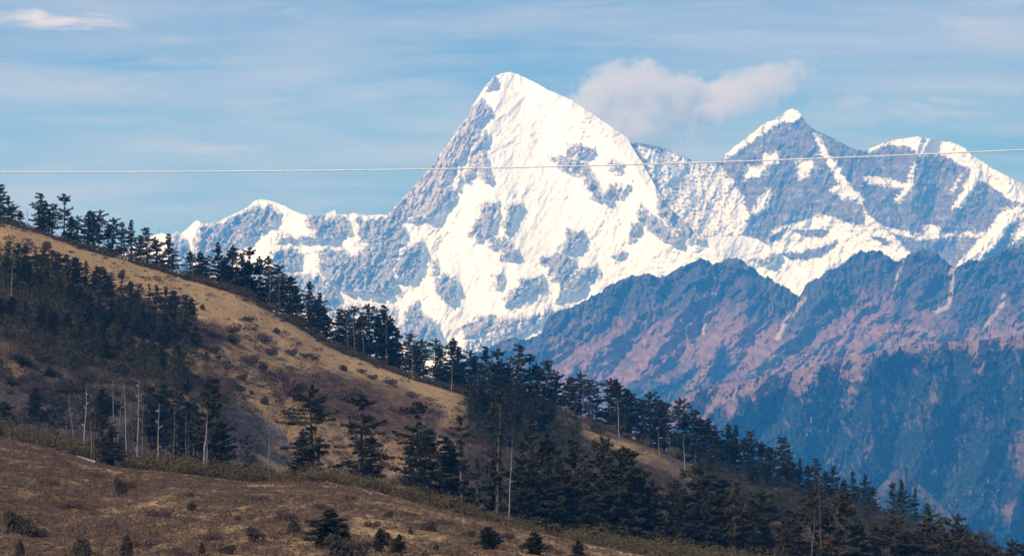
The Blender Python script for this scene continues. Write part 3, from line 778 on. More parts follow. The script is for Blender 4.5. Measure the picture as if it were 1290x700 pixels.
def make_fir(seed, H, R, cb, p, open_, lean=0.0, broken=False, dens=1.0, toptuft=False):
    """old mountain fir: a pole with uneven flat tiers of branches"""
    rng = np.random.default_rng(seed)
    tb = Tubes()
    bend = rng.normal(0, 0.012 * H, (5, 2)); bend[0] = 0
    hs = np.linspace(0, H, 5)
    def axis(h):
        return np.array([np.interp(h, hs, np.cumsum(bend[:, 0])) + lean * h, np.interp(h, hs, np.cumsum(bend[:, 1])), h])
    r0 = 0.021 * H + 0.05
    tb.tube([axis(h) - np.array([0, 0, 1.5 if h == 0 else 0]) for h in np.linspace(0, H * 0.985, 9)], [r0 * (1.25 if i == 0 else 1) * (1 - i / 8.6) + 0.03 for i in range(9)], 7)
    Cs, As, Ns, Ls, Ws = [], [], [], [], []
    h = cb * H
    while h < H * 0.995:
        t = (h - cb * H) / (H - cb * H)
        r = 1.22 * R * (1 - t ** p) ** 0.62 * (0.55 + 0.45 * min(1, t / 0.18))
        if toptuft and 0.70 < t < 0.84: r *= 0.18
        r = max(r, 0.075 * R + 0.25) * rng.uniform(0.62, 1.18)
        if rng.random() < open_: r *= rng.uniform(0.15, 0.5)
        nb = int(rng.integers(5, 9))
        ph = rng.uniform(0, 2 * pi)
        for k in range(nb):
            if rng.random() < 0.10 + 0.25 * open_: continue
            az = ph + 2 * pi * k / nb + rng.normal(0, 0.25)
            Lb = r * rng.uniform(0.55, 1.2)
            rise = rng.uniform(-0.22, 0.10) + 0.25 * (t - 0.35)
            o = axis(h + rng.uniform(-0.25, 0.25))
            dr = np.array([cos(az), sin(az), 0])
            def bp(s): return o + dr * Lb * s + np.array([0, 0, Lb * (rise * s + 0.10 * s * s)])
            if Lb > 0.8: tb.tube([bp(0), bp(0.5), bp(0.92)], [0.03 + 0.011 * Lb, 0.02 + 0.007 * Lb, 0.012], 4)
            ns = max(8, int(dens * (10 + Lb * 17)))
            s = rng.uniform(0.0, 1.0, ns) ** 0.7
            s = 0.14 + 0.9 * s
            lat = rng.normal(0, 1, ns) * (0.10 * Lb * np.sin(np.clip(s, 0, 1) * pi * 0.8 + 0.5) + 0.12)
            perp = np.array([-sin(az), cos(az), 0])
            c = o[None] + dr[None] * (Lb * s)[:, None] + perp[None] * lat[:, None]
            c[:, 2] += Lb * (rise * s + 0.10 * s * s) + rng.normal(0.02, 0.17, ns) - np.abs(rng.normal(0, 0.16, ns)) * (rng.random(ns) < 0.35)
            al = dr[None] + perp[None] * rng.normal(0, 0.9, ns)[:, None]
            al[:, 2] += rng.normal(-0.06, 0.28, ns)
            nn = np.stack([rng.normal(0, 0.42, ns), rng.normal(0, 0.42, ns), np.ones(ns)], 1)
            Cs.append(c); As.append(al); Ns.append(nn)
            Ls.append(rng.uniform(0.24, 0.52, ns) * (0.7 + 0.06 * R)); Ws.append(rng.uniform(0.11, 0.24, ns) * (0.8 + 0.06 * R))
        h += rng.uniform(0.42, 0.95) * (1 + 0.8 * open_) * (0.75 + 0.02 * H)
    v, f = leaf_quads(np.concatenate(Cs), np.concatenate(As), np.concatenate(Ns), np.concatenate(Ls), np.concatenate(Ws))
    return tb.mesh('trunk'), mesh_np('crown', v, f, False), H

def make_snag(seed, H, stubs=6, fork=False, r0=None, crook=0.032):
    rng = np.random.default_rng(seed)
    tb = Tubes()
    r0 = r0 or (0.013 * H + 0.05)
    b_ = np.cumsum(np.concatenate([[[0, 0]], rng.normal(0, crook * H / 3, (6, 2))]), 0)
    hs = np.linspace(0, H, 7)
    def axis(h): return np.array([np.interp(h, hs, b_[:, 0]), np.interp(h, hs, b_[:, 1]), h])
    tb.tube([axis(h) - np.array([0, 0, 1.2 if h == 0 else 0]) for h in hs], [r0 * (1 - 0.86 * i / 6) for i in range(7)], 6)
    if fork:
        a = axis(H * 0.42)
        tb.tube([a, a + np.array([0.07 * H, 0.01 * H, 0.16 * H]), a + np.array([0.09 * H, 0.0, 0.40 * H])], [r0 * .6, r0 * .45, r0 * .15], 6)
    for _ in range(stubs):
        h = rng.uniform(0.35, 0.97) * H; az = rng.uniform(0, 2 * pi); ln = rng.uniform(0.3, 1.0) * (0.06 * H) + 0.25
        a = axis(h); d = np.array([cos(az), sin(az), rng.uniform(-0.2, 0.5)])
        tb.tube([a, a + d * ln * 0.6, a + d * ln + np.array([0, 0, 0.12 * ln])], [r0 * 0.3, r0 * 0.2, 0.015], 4)
    return tb.mesh('dead_trunk'), H

def make_shrub(seed, H, R, n, cone=0.0, quad=0.2):
    """a rounded bush of small leaf clumps on several stems"""
    rng = np.random.default_rng(seed)
    lob = [(rng.normal(0, 0.50 * R), rng.normal(0, 0.50 * R), rng.uniform(0.18, 0.66) * H, rng.uniform(0.26, 0.62)) for _ in range(10)]
    if cone: lob = [(0, 0, 0.30 * H, 0.9), (0.05 * R, 0, 0.52 * H, 0.62), (0, 0, 0.74 * H, 0.36), (0, 0, 0.92 * H, 0.14)]
    C = []
    for (x, y, z, r) in lob:
        k = int(n * r * r / sum(q[3] ** 2 for q in lob)) + 1
        d = rng.normal(0, 1, (k, 3)); d /= np.linalg.norm(d, axis=1, keepdims=True)
        rad = rng.uniform(0.45, 1.08, k) ** 0.5
        C.append(np.array([x, y, z]) + d * rad[:, None] * np.array([r * R, r * R, r * H * 0.55]))
    C = np.concatenate(C); C = C[C[:, 2] > 0.02 * H]
    k = len(C)
    al = rng.normal(0, 1, (k, 3)); al[:, 2] += 0.5
    nn = (C - np.array([0, 0, 0.25 * H])) / np.array([R, R, H]) + rng.normal(0, 0.5, (k, 3))
    v, f = leaf_quads(C, al, nn, rng.uniform(0.6, 1.4, k) * quad, rng.uniform(0.5, 1.1, k) * quad * 0.55)
    return v, f

# prototypes, unit heights in metres; placed by scaling
FIRS = {
    'tiered': [make_fir(11, 20, 4.6, 0.22, 1.9, 0.18), make_fir(12, 20, 5.2, 0.16, 1.6, 0.22), make_fir(13, 20, 4.2, 0.25, 2.2, 0.15)],
    'plate': [make_fir(21, 20, 5.0, 0.30, 3.6, 0.30), make_fir(22, 20, 4.4, 0.20, 3.2, 0.35, toptuft=True), make_fir(23, 20, 5.6, 0.35, 4.0, 0.25, 0.02)],
    'spire': [make_fir(31, 20, 3.4, 0.16, 1.25, 0.15), make_fir(32, 20, 3.0, 0.22, 1.4, 0.2), make_fir(33, 20, 3.7, 0.10, 1.2, 0.12)],
    'dense': [make_fir(41, 20, 5.2, 0.08, 2.0, 0.04, dens=1.25), make_fir(42, 20, 5.8, 0.05, 1.7, 0.05, dens=1.25), make_fir(43, 20, 4.8, 0.08, 2.6, 0.06, dens=1.25)],
    'ragged': [make_fir(51, 20, 3.2, 0.20, 1.8, 0.62), make_fir(52, 20, 3.6, 0.30, 2.2, 0.66), make_fir(53, 20, 2.8, 0.15, 1.6, 0.6)],
    'young': [make_fir(61, 8, 2.9, 0.03, 1.15, 0.03, dens=1.6), make_fir(62, 8, 2.6, 0.03, 1.05, 0.05, dens=1.6)],
}
FORM = {'tiered': 'layered', 'plate': 'flat-topped', 'spire': 'narrow', 'dense': 'bushy', 'ragged': 'ragged sparse', 'young': 'young cone-shaped'}
SNAGS = [make_snag(71, 12, 7), make_snag(72, 12, 4), make_snag(73, 12, 9, True), make_snag(74, 12, 2, False, 0.22), make_snag(75, 12, 10, False, 0.3, 0.03)]
CROWN_MESH, CROWN_BROWN = {}, {}
for k, lst in FIRS.items():
    for i, (tm, cm_, H) in enumerate(lst):
        tm.materials.append(BARK); cm_.materials.append(FIR)
        cb_ = cm_.copy(); cb_.name = 'crown'; cb_.materials.clear(); cb_.materials.append(FIR_BROWN)
        CROWN_BROWN[(k, i)] = cb_
rnd = random.Random(5)
TREES = []      # (zone, px, root, form, height)

def fir(px, top, Y, kind, zone, wide=1.0, brown=False, var=None):
    x, y, z = ground_at(px, Y)
    ht = max(zpx(top, Y) - z, 3.0)
    var = rnd.randrange(len(FIRS[kind])) if var is None else var
    tm, cm_, H = FIRS[kind][var]
    e = bpy.data.objects.new('fir_tree', None)
    e.empty_display_size = 1.0
    COL.objects.link(e)
    e.location = (x, y, z)
    s = ht / H
    w = s * wide
    if kind != 'young': w = min(max(w, 0.55), 1.15) * (0.9 + 0.2 * rnd.random())
    e.scale = (w, w, s)
    e.rotation_euler = (rnd.gauss(0, 0.02), rnd.gauss(0, 0.02), rnd.uniform(0, 2 * pi))
    for nm, me in (('trunk', tm), ('crown', CROWN_BROWN[(kind, var)] if brown else cm_)):
        c = bpy.data.objects.new(nm, me); COL.objects.link(c); c.parent = e
    TREES.append(dict(zone=zone, px=px, o=e, form=FORM[kind], ht=ht, kind='fir', brown=brown, top=top))
    return e

SNAG_MESH = {}
def snag(px, top, Y, zone, mat=DEADGREY, var=None, thick=1.0, lean=0.0):
    x, y, z = ground_at(px, Y)
    ht = max(zpx(top, Y) - z, 2.0)
    var = rnd.randrange(len(SNAGS)) if var is None else var
    key = (var, mat.name)
    if key not in SNAG_MESH:
        me = SNAGS[var][0].copy(); me.name = 'dead_tree'; me.materials.append(mat); SNAG_MESH[key] = me
    o = bpy.data.objects.new('dead_tree', SNAG_MESH[key]); COL.objects.link(o)
    o.location = (x, y, z); s = ht / 12.0
    o.scale = (min(1.4, max(.6, s)) * thick, min(1.4, max(.6, s)) * thick, s)
    o.rotation_euler = (rnd.gauss(0, 0.03), lean + rnd.gauss(0, 0.04), rnd.uniform(0, 6.28))
    colour = {'bleached_wood': 'bleached', 'grey_dead_wood': 'grey', 'rusty_dead_wood': 'rust-brown'}[mat.name]
    TREES.append(dict(zone=zone, px=px, o=o, form=colour, ht=ht, kind='snag', top=top, brown=False))
    return o

# --- along the main ridge, left to right as they stand
RIDGE_TREES = [(0, 230, 't'), (9, 247, 't'), (17, 257, 'p'), (25, 265, 'd'), (49, 242, 't'), (57, 252, 'd'), (65, 255, 't'), (82, 244, 'p2'), (90, 272, 'd'), (97, 272, 'p'), (112, 265, 'd'), (118, 267, 't'), (125, 265, 'p'),
               (141, 275, 'p'), (137, 287, 'd'), (153, 281, 't'), (166, 277, 's'), (176, 296, 'd'), (186, 285, 't'), (199, 298, 'd'), (211, 295, 't'), (240, 315, 'd'), (251, 316, 'd'), (262, 323, 't'), (274, 306, 't'), (283, 322, 'd'), (292, 308, 'd'), (307, 319, 't'),
               (317, 311, 'p2'), (311, 327, 'd'), (329, 322, 'd'), (339, 321, 's'), (347, 331, 't'), (356, 347, 't'), (365, 348, 'd'), (374, 358, 'd'), (387, 354, 's'), (395, 372, 'd'), (403, 369, 't'), (410, 384, 'd'), (425, 387, 't'), (436, 390, 'd'), (446, 385, 'p2'),
               (452, 396, 'd'), (461, 407, 's'), (467, 384, 'p'), (473, 396, 't'), (481, 385, 't'), (490, 397, 'd'), (500, 413, 't'), (515, 418, 't'), (524, 430, 'd'), (535, 428, 'p'), (548, 427, 'p'), (556, 436, 'd'), (568, 425, 'd'), (577, 438, 't'), (590, 442, 'p'), (602, 449, 't'),
               (611, 437, 't'), (626, 439, 'p2'), (631, 450, 'd'), (640, 455, 'd'), (651, 432, 't'), (665, 445, 'p2'), (676, 456, 'd'), (691, 451, 't'), (700, 466, 'd'), (719, 475, 'd'), (730, 470, 'p'), (742, 476, 't'), (752, 481, 's'), (768, 477, 'p'), (777, 477, 'd'), (786, 489, 'd'), (795, 492, 't'),
               (811, 503, 'd'), (820, 494, 'p'), (828, 504, 'd'), (837, 505, 't'), (853, 502, 'p'), (862, 521, 'd'), (876, 514, 't'), (884, 527, 'd'), (894, 527, 't'), (903, 535, 'd'), (912, 535, 't'), (926, 535, 's'), (938, 550, 'd'), (948, 541, 't'), (958, 555, 'd'), (972, 562, 'd'), (985, 549, 't'),
               (995, 570, 'd'), (1006, 577, 's'), (1018, 584, 'd'), (1027, 576, 't'), (1040, 592, 'd'), (1050, 587, 't'), (1062, 602, 'd'), (1074, 592, 's'), (1089, 598, 't'), (1098, 612, 'd'), (1125, 606, 's'), (1136, 604, 's'), (1146, 622, 's'), (1154, 615, 's'), (1169, 633, 'p'), (1186, 650, 's')]
CODE = {'t': ('tiered', None), 'p': ('plate', 0), 'p2': ('plate', 1), 's': ('spire', None), 'd': ('dense', None)}
for px, top, k in RIDGE_TREES:
    kind, var = CODE[k]
    fir(px, top, YR + rnd.uniform(2, 26), kind, 'ridge', 0.9 if k != 'd' else 0.95, False, var)
for px, top, th in ((32, 262, .7), (36, 263, .7), (201, 283, .5), (222, 316, .6), (233, 301, .9), (243, 300, .6), (247, 298, .7), (339, 313, .6), (351, 332, .7), (392, 368, .6), (416, 363, .65), (438, 381, .6), (447, 369, .7), (459, 396, .6), (487, 384, .6), (735, 462, .5), (1026, 578, .9)):
    snag(px, top, YR + rnd.uniform(-2, 10), 'ridge', DEADGREY, None, th)
# pale standing trunks at the front of the ridge wood
for px, top, Y, m_ in ((519, 432, 1150, DEADGREY), (569, 455, 1150, DEADWOOD), (596, 470, 1146, DEADWOOD), (780, 500, 1140, DEADWOOD), (831, 540, 1136, DEADWOOD), (863, 545, 1120, DEADWOOD), (602, 462, 1150, DEADGREY), (690, 505, 1140, DEADGREY)):
    snag(px, top, Y, 'ridge front', m_, rnd.choice([1, 3]), .8)

# --- second row, on the slope in front of the ridge wood
for px in range(596, 705, 11):
    fir(px + rnd.uniform(-3, 3), 470 + 0.28 * (px - 596) + rnd.uniform(-8, 14), 1100 + rnd.uniform(-30, 20), rnd.choice(['dense', 'tiered', 'dense', 'spire']), 'slope')
for px in range(600, 690, 18):
    fir(px + rnd.uniform(-4, 4), 500 + 0.22 * (px - 600) + rnd.uniform(-6, 12), 1040 + rnd.uniform(-30, 20), rnd.choice(['dense', 'tiered', 'ragged']), 'slope low')
for px in range(880, 1100, 20):
    fir(px + rnd.uniform(-4, 4), 556 + 0.29 * (px - 880) + rnd.uniform(-4, 14), 1130 + rnd.uniform(-12, 20), rnd.choice(['dense', 'tiered', 'dense', 'spire']), 'slope right')

# --- the dark wood in the gully, in three banks
BANK = [(0, 320), (35, 326), (48, 345), (62, 372), (80, 398), (110, 413), (150, 424), (175, 420), (205, 440), (230, 452), (250, 474)]
for j, (dy, Y, step, zone) in enumerate(((0, 1020, 11, 'gully top'), (38, 975, 13, 'gully middle'), (84, 920, 15, 'gully low'))):
    px = -4.0
    while px < (248 - 18 * (j > 1)):
        top = ip(BANK, px) + dy + rnd.uniform(-6, 10)
        z = ground_at(px, Y)[2]
        base_y = 350 - z / Y * F
        Yt = Y
        fir(px, min(top, base_y - 38), Yt + rnd.uniform(-14, 14), rnd.choice(['dense', 'tiered', 'spire', 'dense', 'tiered']), zone)
        px += step * rnd.uniform(0.75, 1.25)
for px, top, Y, k in ((12, 478, 870, 'ragged'), (27, 470, 880, 'tiered'), (44, 484, 860, 'dense'), (62, 476, 880, 'tiered'), (84, 480, 860, 'ragged'), (128, 486, 870, 'dense'), (188, 484, 860, 'tiered'), (205, 478, 870, 'dense'), (222, 490, 850, 'tiered'), (243, 500, 850, 'dense'), (236, 476, 890, 'tiered'), (312, 545, 840, 'ragged'), (8, 505, 820, 'dense'), (70, 512, 820, 'ragged')):
    fir(px, top, Y, k, 'gully floor')
for px, top, Y, m_, th in ((4, 345, 960, DEADGREY, 1), (15, 338, 955, DEADWOOD, 1.3), (18, 392, 930, DEADWOOD, .8), (36, 378, 955, DEADGREY, .9), (97, 405, 930, DEADWOOD, .8), (76, 452, 900, DEADGREY, .8), (3, 475, 890, DEADGREY, .8), (50, 505, 870, DEADGREY, .7), (72, 492, 880, DEADWOOD, 1.0), (104, 488, 800, DEADWOOD, 1.2), (101, 495, 790, DEADGREY, .9),
                           (146, 478, 800, DEADWOOD, 1.1), (143, 490, 790, DEADGREY, .9), (163, 482, 680, DEADWOOD, .8), (170, 476, 690, DEADWOOD, .75), (179, 500, 780, DEADGREY, .9), (192, 508, 770, DEADWOOD, 1.1), (213, 512, 770, DEADGREY, .9), (232, 520, 770, DEADGREY, 1.0), (237, 524, 760, DEADGREY, 1.0), (204, 470, 900, DEADGREY, .9), (222, 482, 900, DEADGREY, .8), (300, 548, 840, DEADGREY, .7)):
    snag(px, top, Y, 'gully', m_, None, th)

# --- on the near crest
NEAR = [(128, 514, 634, 'plate', 0.55, False), (141, 536, 630, 'dense', .55, False), (264, 474, 640, 'tiered', .85, False), (252, 506, 652, 'ragged', .9, False), (280, 530, 646, 'dense', .8, False), (391, 487, 640, 'plate', 1.0, False), (380, 540, 646, 'dense', .8, False), (402, 548, 640, 'ragged', 1, False), (460, 495, 645, 'plate', .95, False),
        (452, 552, 640, 'ragged', 1.0, False), (472, 548, 650, 'tiered', .85, False), (525, 505, 640, 'plate', .9, False), (537, 540, 650, 'dense', .85, False), (516, 558, 640, 'tiered', .8, False), (560, 547, 645, 'tiered', .9, False), (581, 521, 640, 'ragged', .95, False), (572, 560, 648, 'dense', .7, False), (601, 575, 640, 'ragged', .9, False), (626, 489, 642, 'ragged', 1.05, False), (620, 565, 650, 'tiered', .8, False),
        (655, 565, 640, 'dense', .8, False), (668, 523, 645, 'ragged', 1.1, False), (676, 570, 640, 'tiered', .85, False), (692, 545, 648, 'dense', .8, False), (706, 580, 640, 'tiered', .9, False), (721, 555, 650, 'tiered', .95, False), (736, 590, 640, 'dense', .75, False), (757, 552, 645, 'plate', 1.0, False), (752, 600, 640, 'tiered', .8, False), (772, 590, 650, 'tiered', .8, False), (790, 562, 640, 'dense', .95, False), (806, 590, 648, 'dense', .8, False),
        (824, 602, 640, 'dense', .7, False), (846, 604, 645, 'plate', .75, False), (860, 612, 640, 'dense', .8, False), (876, 584, 645, 'plate', 1.1, False), (892, 618, 640, 'dense', .8, False), (906, 600, 650, 'tiered', .9, False), (926, 608, 640, 'tiered', .9, True), (944, 634, 640, 'dense', .8, False), (965, 619, 645, 'plate', 1.05, False), (985, 648, 640, 'tiered', .9, True), (1005, 640, 650, 'tiered', .8, True), (1026, 615, 645, 'plate', .95, True), (1060, 612, 640, 'dense', .85, True), (1045, 645, 650, 'dense', .8, False),
        (1082, 655, 640, 'dense', .9, False), (1100, 660, 650, 'tiered', .9, True), (1120, 650, 640, 'plate', 1.1, True), (1140, 668, 640, 'dense', .9, False), (1172, 645, 660, 'plate', 1.05, True), (1158, 672, 640, 'dense', .8, False), (1202, 649, 660, 'plate', .85, True), (1218, 668, 650, 'tiered', .8, True), (1190, 678, 640, 'dense', .8, False), (1245, 671, 680, 'ragged', .9, False), (1256, 676, 680, 'ragged', .8, False), (1275, 680, 650, 'plate', .8, False), (1235, 690, 650, 'dense', .8, True)]
for px, top, Y, kind, w, br in NEAR:
    fir(px, top, Y, kind, 'near', w, br, 1 if (px in (460, 525)) else (0 if kind == 'plate' else None))
for px in range(560, 1290, 29):          # the wood continues down the far side of the near crest
    fir(px + rnd.uniform(-6, 6), ip(CREST, px) - 78 + rnd.uniform(-12, 10), 690 + rnd.uniform(-12, 16), rnd.choice(['tiered', 'dense', 'ragged', 'tiered']), 'near back', .9)
for px, top, Y, m_, var, th in ((257, 522, 634, DEADWOOD, 0, 1.5), (261, 552, 632, DEADWOOD, 2, .9), (119, 522, 632, DEADRED, 3, 1.7), (115, 530, 632, DEADWOOD, 1, .8), (340, 524, 630, DEADGREY, 3, 1.0), (641, 552, 634, DEADWOOD, 0, .65), (1035, 594, 640, DEADRED, 0, .8), (1021, 640, 632, DEADGREY, 0, .7)):
    snag(px, top, Y, 'near crest', m_, var, th)

# young firs standing on the near grass
for px, top, Y in ((414, 639, 392), (616, 677, 400), (674, 673, 402), (728, 684, 420), (478, 670, 388), (502, 684, 380)):
    fir(px, top, Y, 'young', 'near grass', 1.9 if px in (414, 616, 674) else 1.1)

# ------------------------------------------------------------------ single shrubs
SHR = {}
for nm, mat, args in (('round', SHRUB_DARK, (81, 2.4, 2.0, 900)), ('low', SHRUB_DARK, (82, 1.4, 2.2, 700)), ('twiggy', SHRUB_PURPLE, (83, 2.4, 2.0, 900)), ('broad', SHRUB_PURPLE, (84, 1.8, 2.6, 1000)), ('olive', SHRUB_OLIVE, (85, 2.6, 2.4, 1000)), ('cone', SHRUB_DARK, (86, 2.6, 1.3, 800, 1.0))):
    v, f = make_shrub(*args)
    me = mesh_np('shrub', v, f); me.materials.append(mat); SHR[nm] = (me, args[1], args[2])
SHRUBS = []
def shrub(px, base_y_or_Y, w, h, kind, zone):
    Y = base_y_or_Y
    x, y, z = ground_at(px, Y)
    me, H, R = SHR[kind]
    o = bpy.data.objects.new('shrub', me); COL.objects.link(o)
    o.location = (x, y, z - 0.1)
    sw = (w / F * Y) / (2 * R); sh = (h / F * Y) / H
    o.scale = (sw, sw, sh); o.rotation_euler = (0, 0, rnd.uniform(0, 6.28))
    SHRUBS.append(dict(zone=zone, px=px, o=o, kind=kind, w=w, h=h, Y=Y))
    return o
def find_Y(px, py, lo, hi):
    Y = np.linspace(lo, hi, 800)
    p = 350 - ground_z(np.full(800, float(px)), Y) / Y * F
    k = np.argmin(np.abs(p - py))
    return float(Y[k])
MIDS = [(58, 315, 17, 13, 'round'), (41, 328, 16, 9, 'low'), (60, 330, 7, 5, 'low'), (96, 350, 13, 18, 'cone'), (103, 357, 12, 8, 'low'), (128, 346, 18, 12, 'round'), (154, 352, 12, 14, 'round'), (161, 368, 12, 10, 'round'), (170, 376, 10, 9, 'round'), (94, 332, 7, 12, 'twiggy'), (83, 345, 8, 8, 'low'), (152, 402, 16, 18, 'twiggy'), (80, 386, 16, 14, 'twiggy'),
        (223, 381, 10, 8, 'round'), (216, 380, 6, 6, 'low'), (255, 390, 8, 8, 'cone'), (221, 398, 8, 6, 'twiggy'), (234, 404, 11, 10, 'round'), (232, 388, 5, 4, 'low'), (234, 353, 7, 5, 'low'), (308, 379, 8, 5, 'low'), (311, 404, 11, 7, 'round'), (292, 420, 16, 13, 'twiggy'), (293, 432, 17, 12, 'round'), (320, 416, 9, 6, 'twiggy'), (331, 432, 18, 14, 'twiggy'), (348, 420, 12, 8, 'cone'), (316, 460, 22, 18, 'twiggy'), (330, 466, 13, 13, 'round'), (342, 448, 16, 14, 'twiggy'), (271, 445, 18, 11, 'round'), (259, 452, 12, 10, 'round'), (275, 452, 12, 6, 'round'),
        (306, 480, 15, 12, 'round'), (300, 493, 15, 12, 'round'), (317, 497, 7, 7, 'round'), (371, 500, 28, 30, 'twiggy'), (357, 480, 12, 12, 'twiggy'), (333, 508, 13, 11, 'round'), (433, 467, 13, 9, 'round'), (441, 506, 34, 22, 'twiggy'), (368, 448, 14, 12, 'twiggy'), (384, 450, 18, 8, 'twiggy'), (394, 452, 10, 6, 'twiggy'), (470, 478, 12, 9, 'twiggy'), (492, 484, 18, 9, 'twiggy'), (455, 470, 12, 8, 'twiggy'), (180, 350, 6, 4, 'low'), (200, 365, 7, 4, 'low'), (140, 372, 9, 5, 'broad'), (120, 372, 14, 8, 'broad'), (190, 400, 14, 7, 'broad'), (205, 388, 12, 6, 'broad'), (240, 425, 20, 10, 'broad'), (215, 425, 18, 9, 'broad'), (265, 425, 20, 10, 'broad'), (205, 450, 14, 9, 'twiggy'), (180, 436, 12, 10, 'twiggy'), (355, 405, 8, 4, 'low'), (400, 430, 7, 4, 'low'), (420, 480, 14, 8, 'broad'), (520, 500, 18, 8, 'broad'), (500, 520, 20, 9, 'broad'), (460, 530, 18, 9, 'broad'), (540, 520, 14, 7, 'broad'), (400, 500, 14, 7, 'broad'), (285, 465, 10, 6, 'broad'), (20, 318, 6, 3, 'low'), (90, 318, 10, 3, 'low')]
for px, py, w, h, k in MIDS:
    shrub(px, find_Y(px, py, 895, 1160), w, h, k, 'hill')
for px, py, w, h, k in ((750, 545, 22, 20, 'round'), (705, 510, 22, 12, 'olive'), (716, 515, 16, 12, 'olive'), (772, 545, 24, 12, 'olive'), (790, 552, 18, 10, 'twiggy'), (845, 572, 30, 14, 'olive'), (858, 578, 16, 10, 'olive'), (812, 560, 20, 10, 'olive'), (735, 530, 18, 10, 'olive'), (700, 540, 20, 10, 'twiggy'), (720, 560, 26, 10, 'twiggy'), (930, 608, 24, 16, 'twiggy'), (958, 612, 22, 14, 'twiggy'), (980, 625, 30, 16, 'twiggy'), (1010, 640, 30, 16, 'twiggy'), (905, 615, 22, 16, 'twiggy'), (1110, 660, 30, 16, 'twiggy'), (1145, 675, 30, 16, 'twiggy'), (1180, 680, 30, 16, 'twiggy'), (1070, 650, 30, 16, 'twiggy'), (1000, 610, 28, 12, 'twiggy'), (1040, 645, 26, 12, 'olive')):
    shrub(px, find_Y(px, py, 900, 1160), w, h, k, 'far slope')
FGS = [(150, 622, 16, 24, 'round'), (160, 616, 20, 12, 'broad'), (242, 643, 16, 13, 'round'), (18, 672, 34, 34, 'round'), (40, 676, 30, 18, 'round'), (25, 699, 14, 22, 'cone'), (102, 702, 32, 28, 'round'), (160, 704, 18, 34, 'cone'), (254, 700, 10, 20, 'cone'), (297, 655, 12, 8, 'broad'), (319, 682, 24, 22, 'round'), (370, 672, 18, 20, 'cone'), (360, 655, 24, 14, 'broad'), (428, 702, 50, 34, 'round'), (491, 652, 12, 11, 'round'), (483, 680, 20, 16, 'round'), (494, 690, 24, 14, 'round'), (470, 664, 18, 10, 'broad'), (540, 668, 26, 14, 'round'), (517, 672, 8, 9, 'cone'), (536, 700, 10, 8, 'cone'), (549, 692, 8, 8, 'cone'), (593, 676, 18, 10, 'round'), (628, 678, 20, 11, 'broad'), (642, 680, 10, 12, 'twiggy'), (690, 694, 18, 10, 'round'), (700, 698, 20, 9, 'broad'), (290, 697, 24, 14, 'round'), (200, 650, 30, 10, 'broad'), (90, 640, 34, 10, 'broad'), (60, 610, 26, 8, 'broad'), (240, 625, 22, 8, 'broad'), (330, 630, 24, 8, 'broad'), (400, 640, 22, 8, 'broad'), (180, 690, 36, 12, 'broad'), (560, 660, 20, 8, 'broad'), (440, 630, 20, 7, 'broad'), (515, 650, 18, 7, 'broad'), (120, 600, 16, 6, 'broad'), (345, 604, 16, 14, 'olive'), (270, 680, 26, 10, 'broad'), (230, 700, 26, 12, 'broad')]
for px, py, w, h, k in FGS:
    shrub(px, find_Y(px, min(py, 703), 366, 622), w, h, k, 'near')

# ------------------------------------------------------------------ thickets and heath (uncountable)
def scatter(name, spots, mat, n, quad, label, cat, cone=0.0):
    """many overlapping bushes (or, with cone, little conical saplings) in one mass"""
    Vs, Fs, base = [], [], 0
    for i, (x, y, z, R, H) in enumerate(spots):
        v, f = make_shrub(1000 + i * 7 + len(name), H, R * (0.42 if cone else 1), n, cone, quad)
        Vs.append(v + np.array([x, y, z - 0.15])); Fs.append(f + base); base += len(v)
    o = link(name, mesh_np(name, np.concatenate(Vs), np.concatenate(Fs)), mat)
    put(o, label, cat, kind='stuff')
    return o
def band(u0, u1, step, Ya, Yb, Hlo, Hhi):
    out_, u = [], float(u0)
    while u < u1:
        Y = rnd.uniform(Ya, Yb); x, y, z = ground_at(u, Y); H = rnd.uniform(Hlo, Hhi)
        out_.append((x, y, z, H * rnd.uniform(.75, 1.15), H)); u += step * rnd.uniform(.6, 1.4)
    return out_
sp = band(-40, 640, 2.2, YR - 5, YR + 12, 2.2, 4.6) + band(250, 620, 3, YR - 9, YR + 2, 1.6, 3.8)
scatter('undergrowth', sp, SHRUB_BROWN, 150, 0.32, 'olive-brown scrub along the foot of the ridge wood', 'undergrowth')
sp = band(-30, 118, 2.6, YC + 4, YC + 34, 3.4, 6.4) + band(158, 345, 2.4, YC + 2, YC + 30, 3.0, 6.4) + band(370, 660, 2.8, YC + 2, YC + 24, 2.4, 5.4) + band(640, 780, 4, YC + 2, YC + 20, 2.0, 4.6)
scatter('undergrowth', sp, SHRUB_OLIVE, 420, 0.24, 'dense olive thicket along the near crest beneath the dark firs', 'undergrowth')
sp = band(715, 960, 3.2, YC - 22, YC + 20, 3.0, 6.5)
scatter('undergrowth', sp, SHRUB_OLIVE, 420, 0.24, 'yellow-olive bushes in front of the firs at the bottom edge', 'undergrowth')
sp = band(-20, 242, 1.3, 868, 1010, 4.0, 10.0) + band(590, 730, 1.2, 1010, 1140, 4.0, 9.0) + band(640, 1290, 2.2, 690, 800, 5.0, 11.0) + band(880, 1250, 2.2, 1040, 1150, 4.0, 9.0)
scatter('undergrowth', sp, FIR, 230, 0.36, 'dark young conifers crowding between the big firs', 'undergrowth', 1.0)
sp = band(-20, 330, 2.0, 835, 900, 1.6, 5.2) + band(590, 1290, 1.7, 880, 1040, 2.0, 5.0) + band(640, 1290, 1.6, 690, 800, 2.5, 7.0) + band(590, 720, 2.0, 1020, 1130, 2.0, 5.0) + band(880, 1260, 2.0, 1060, 1150, 2.0, 5.0)
scatter('undergrowth', sp, SHRUB_DARK, 170, 0.32, 'dark scrub and saplings filling the gully and the ground between the firs', 'undergrowth')
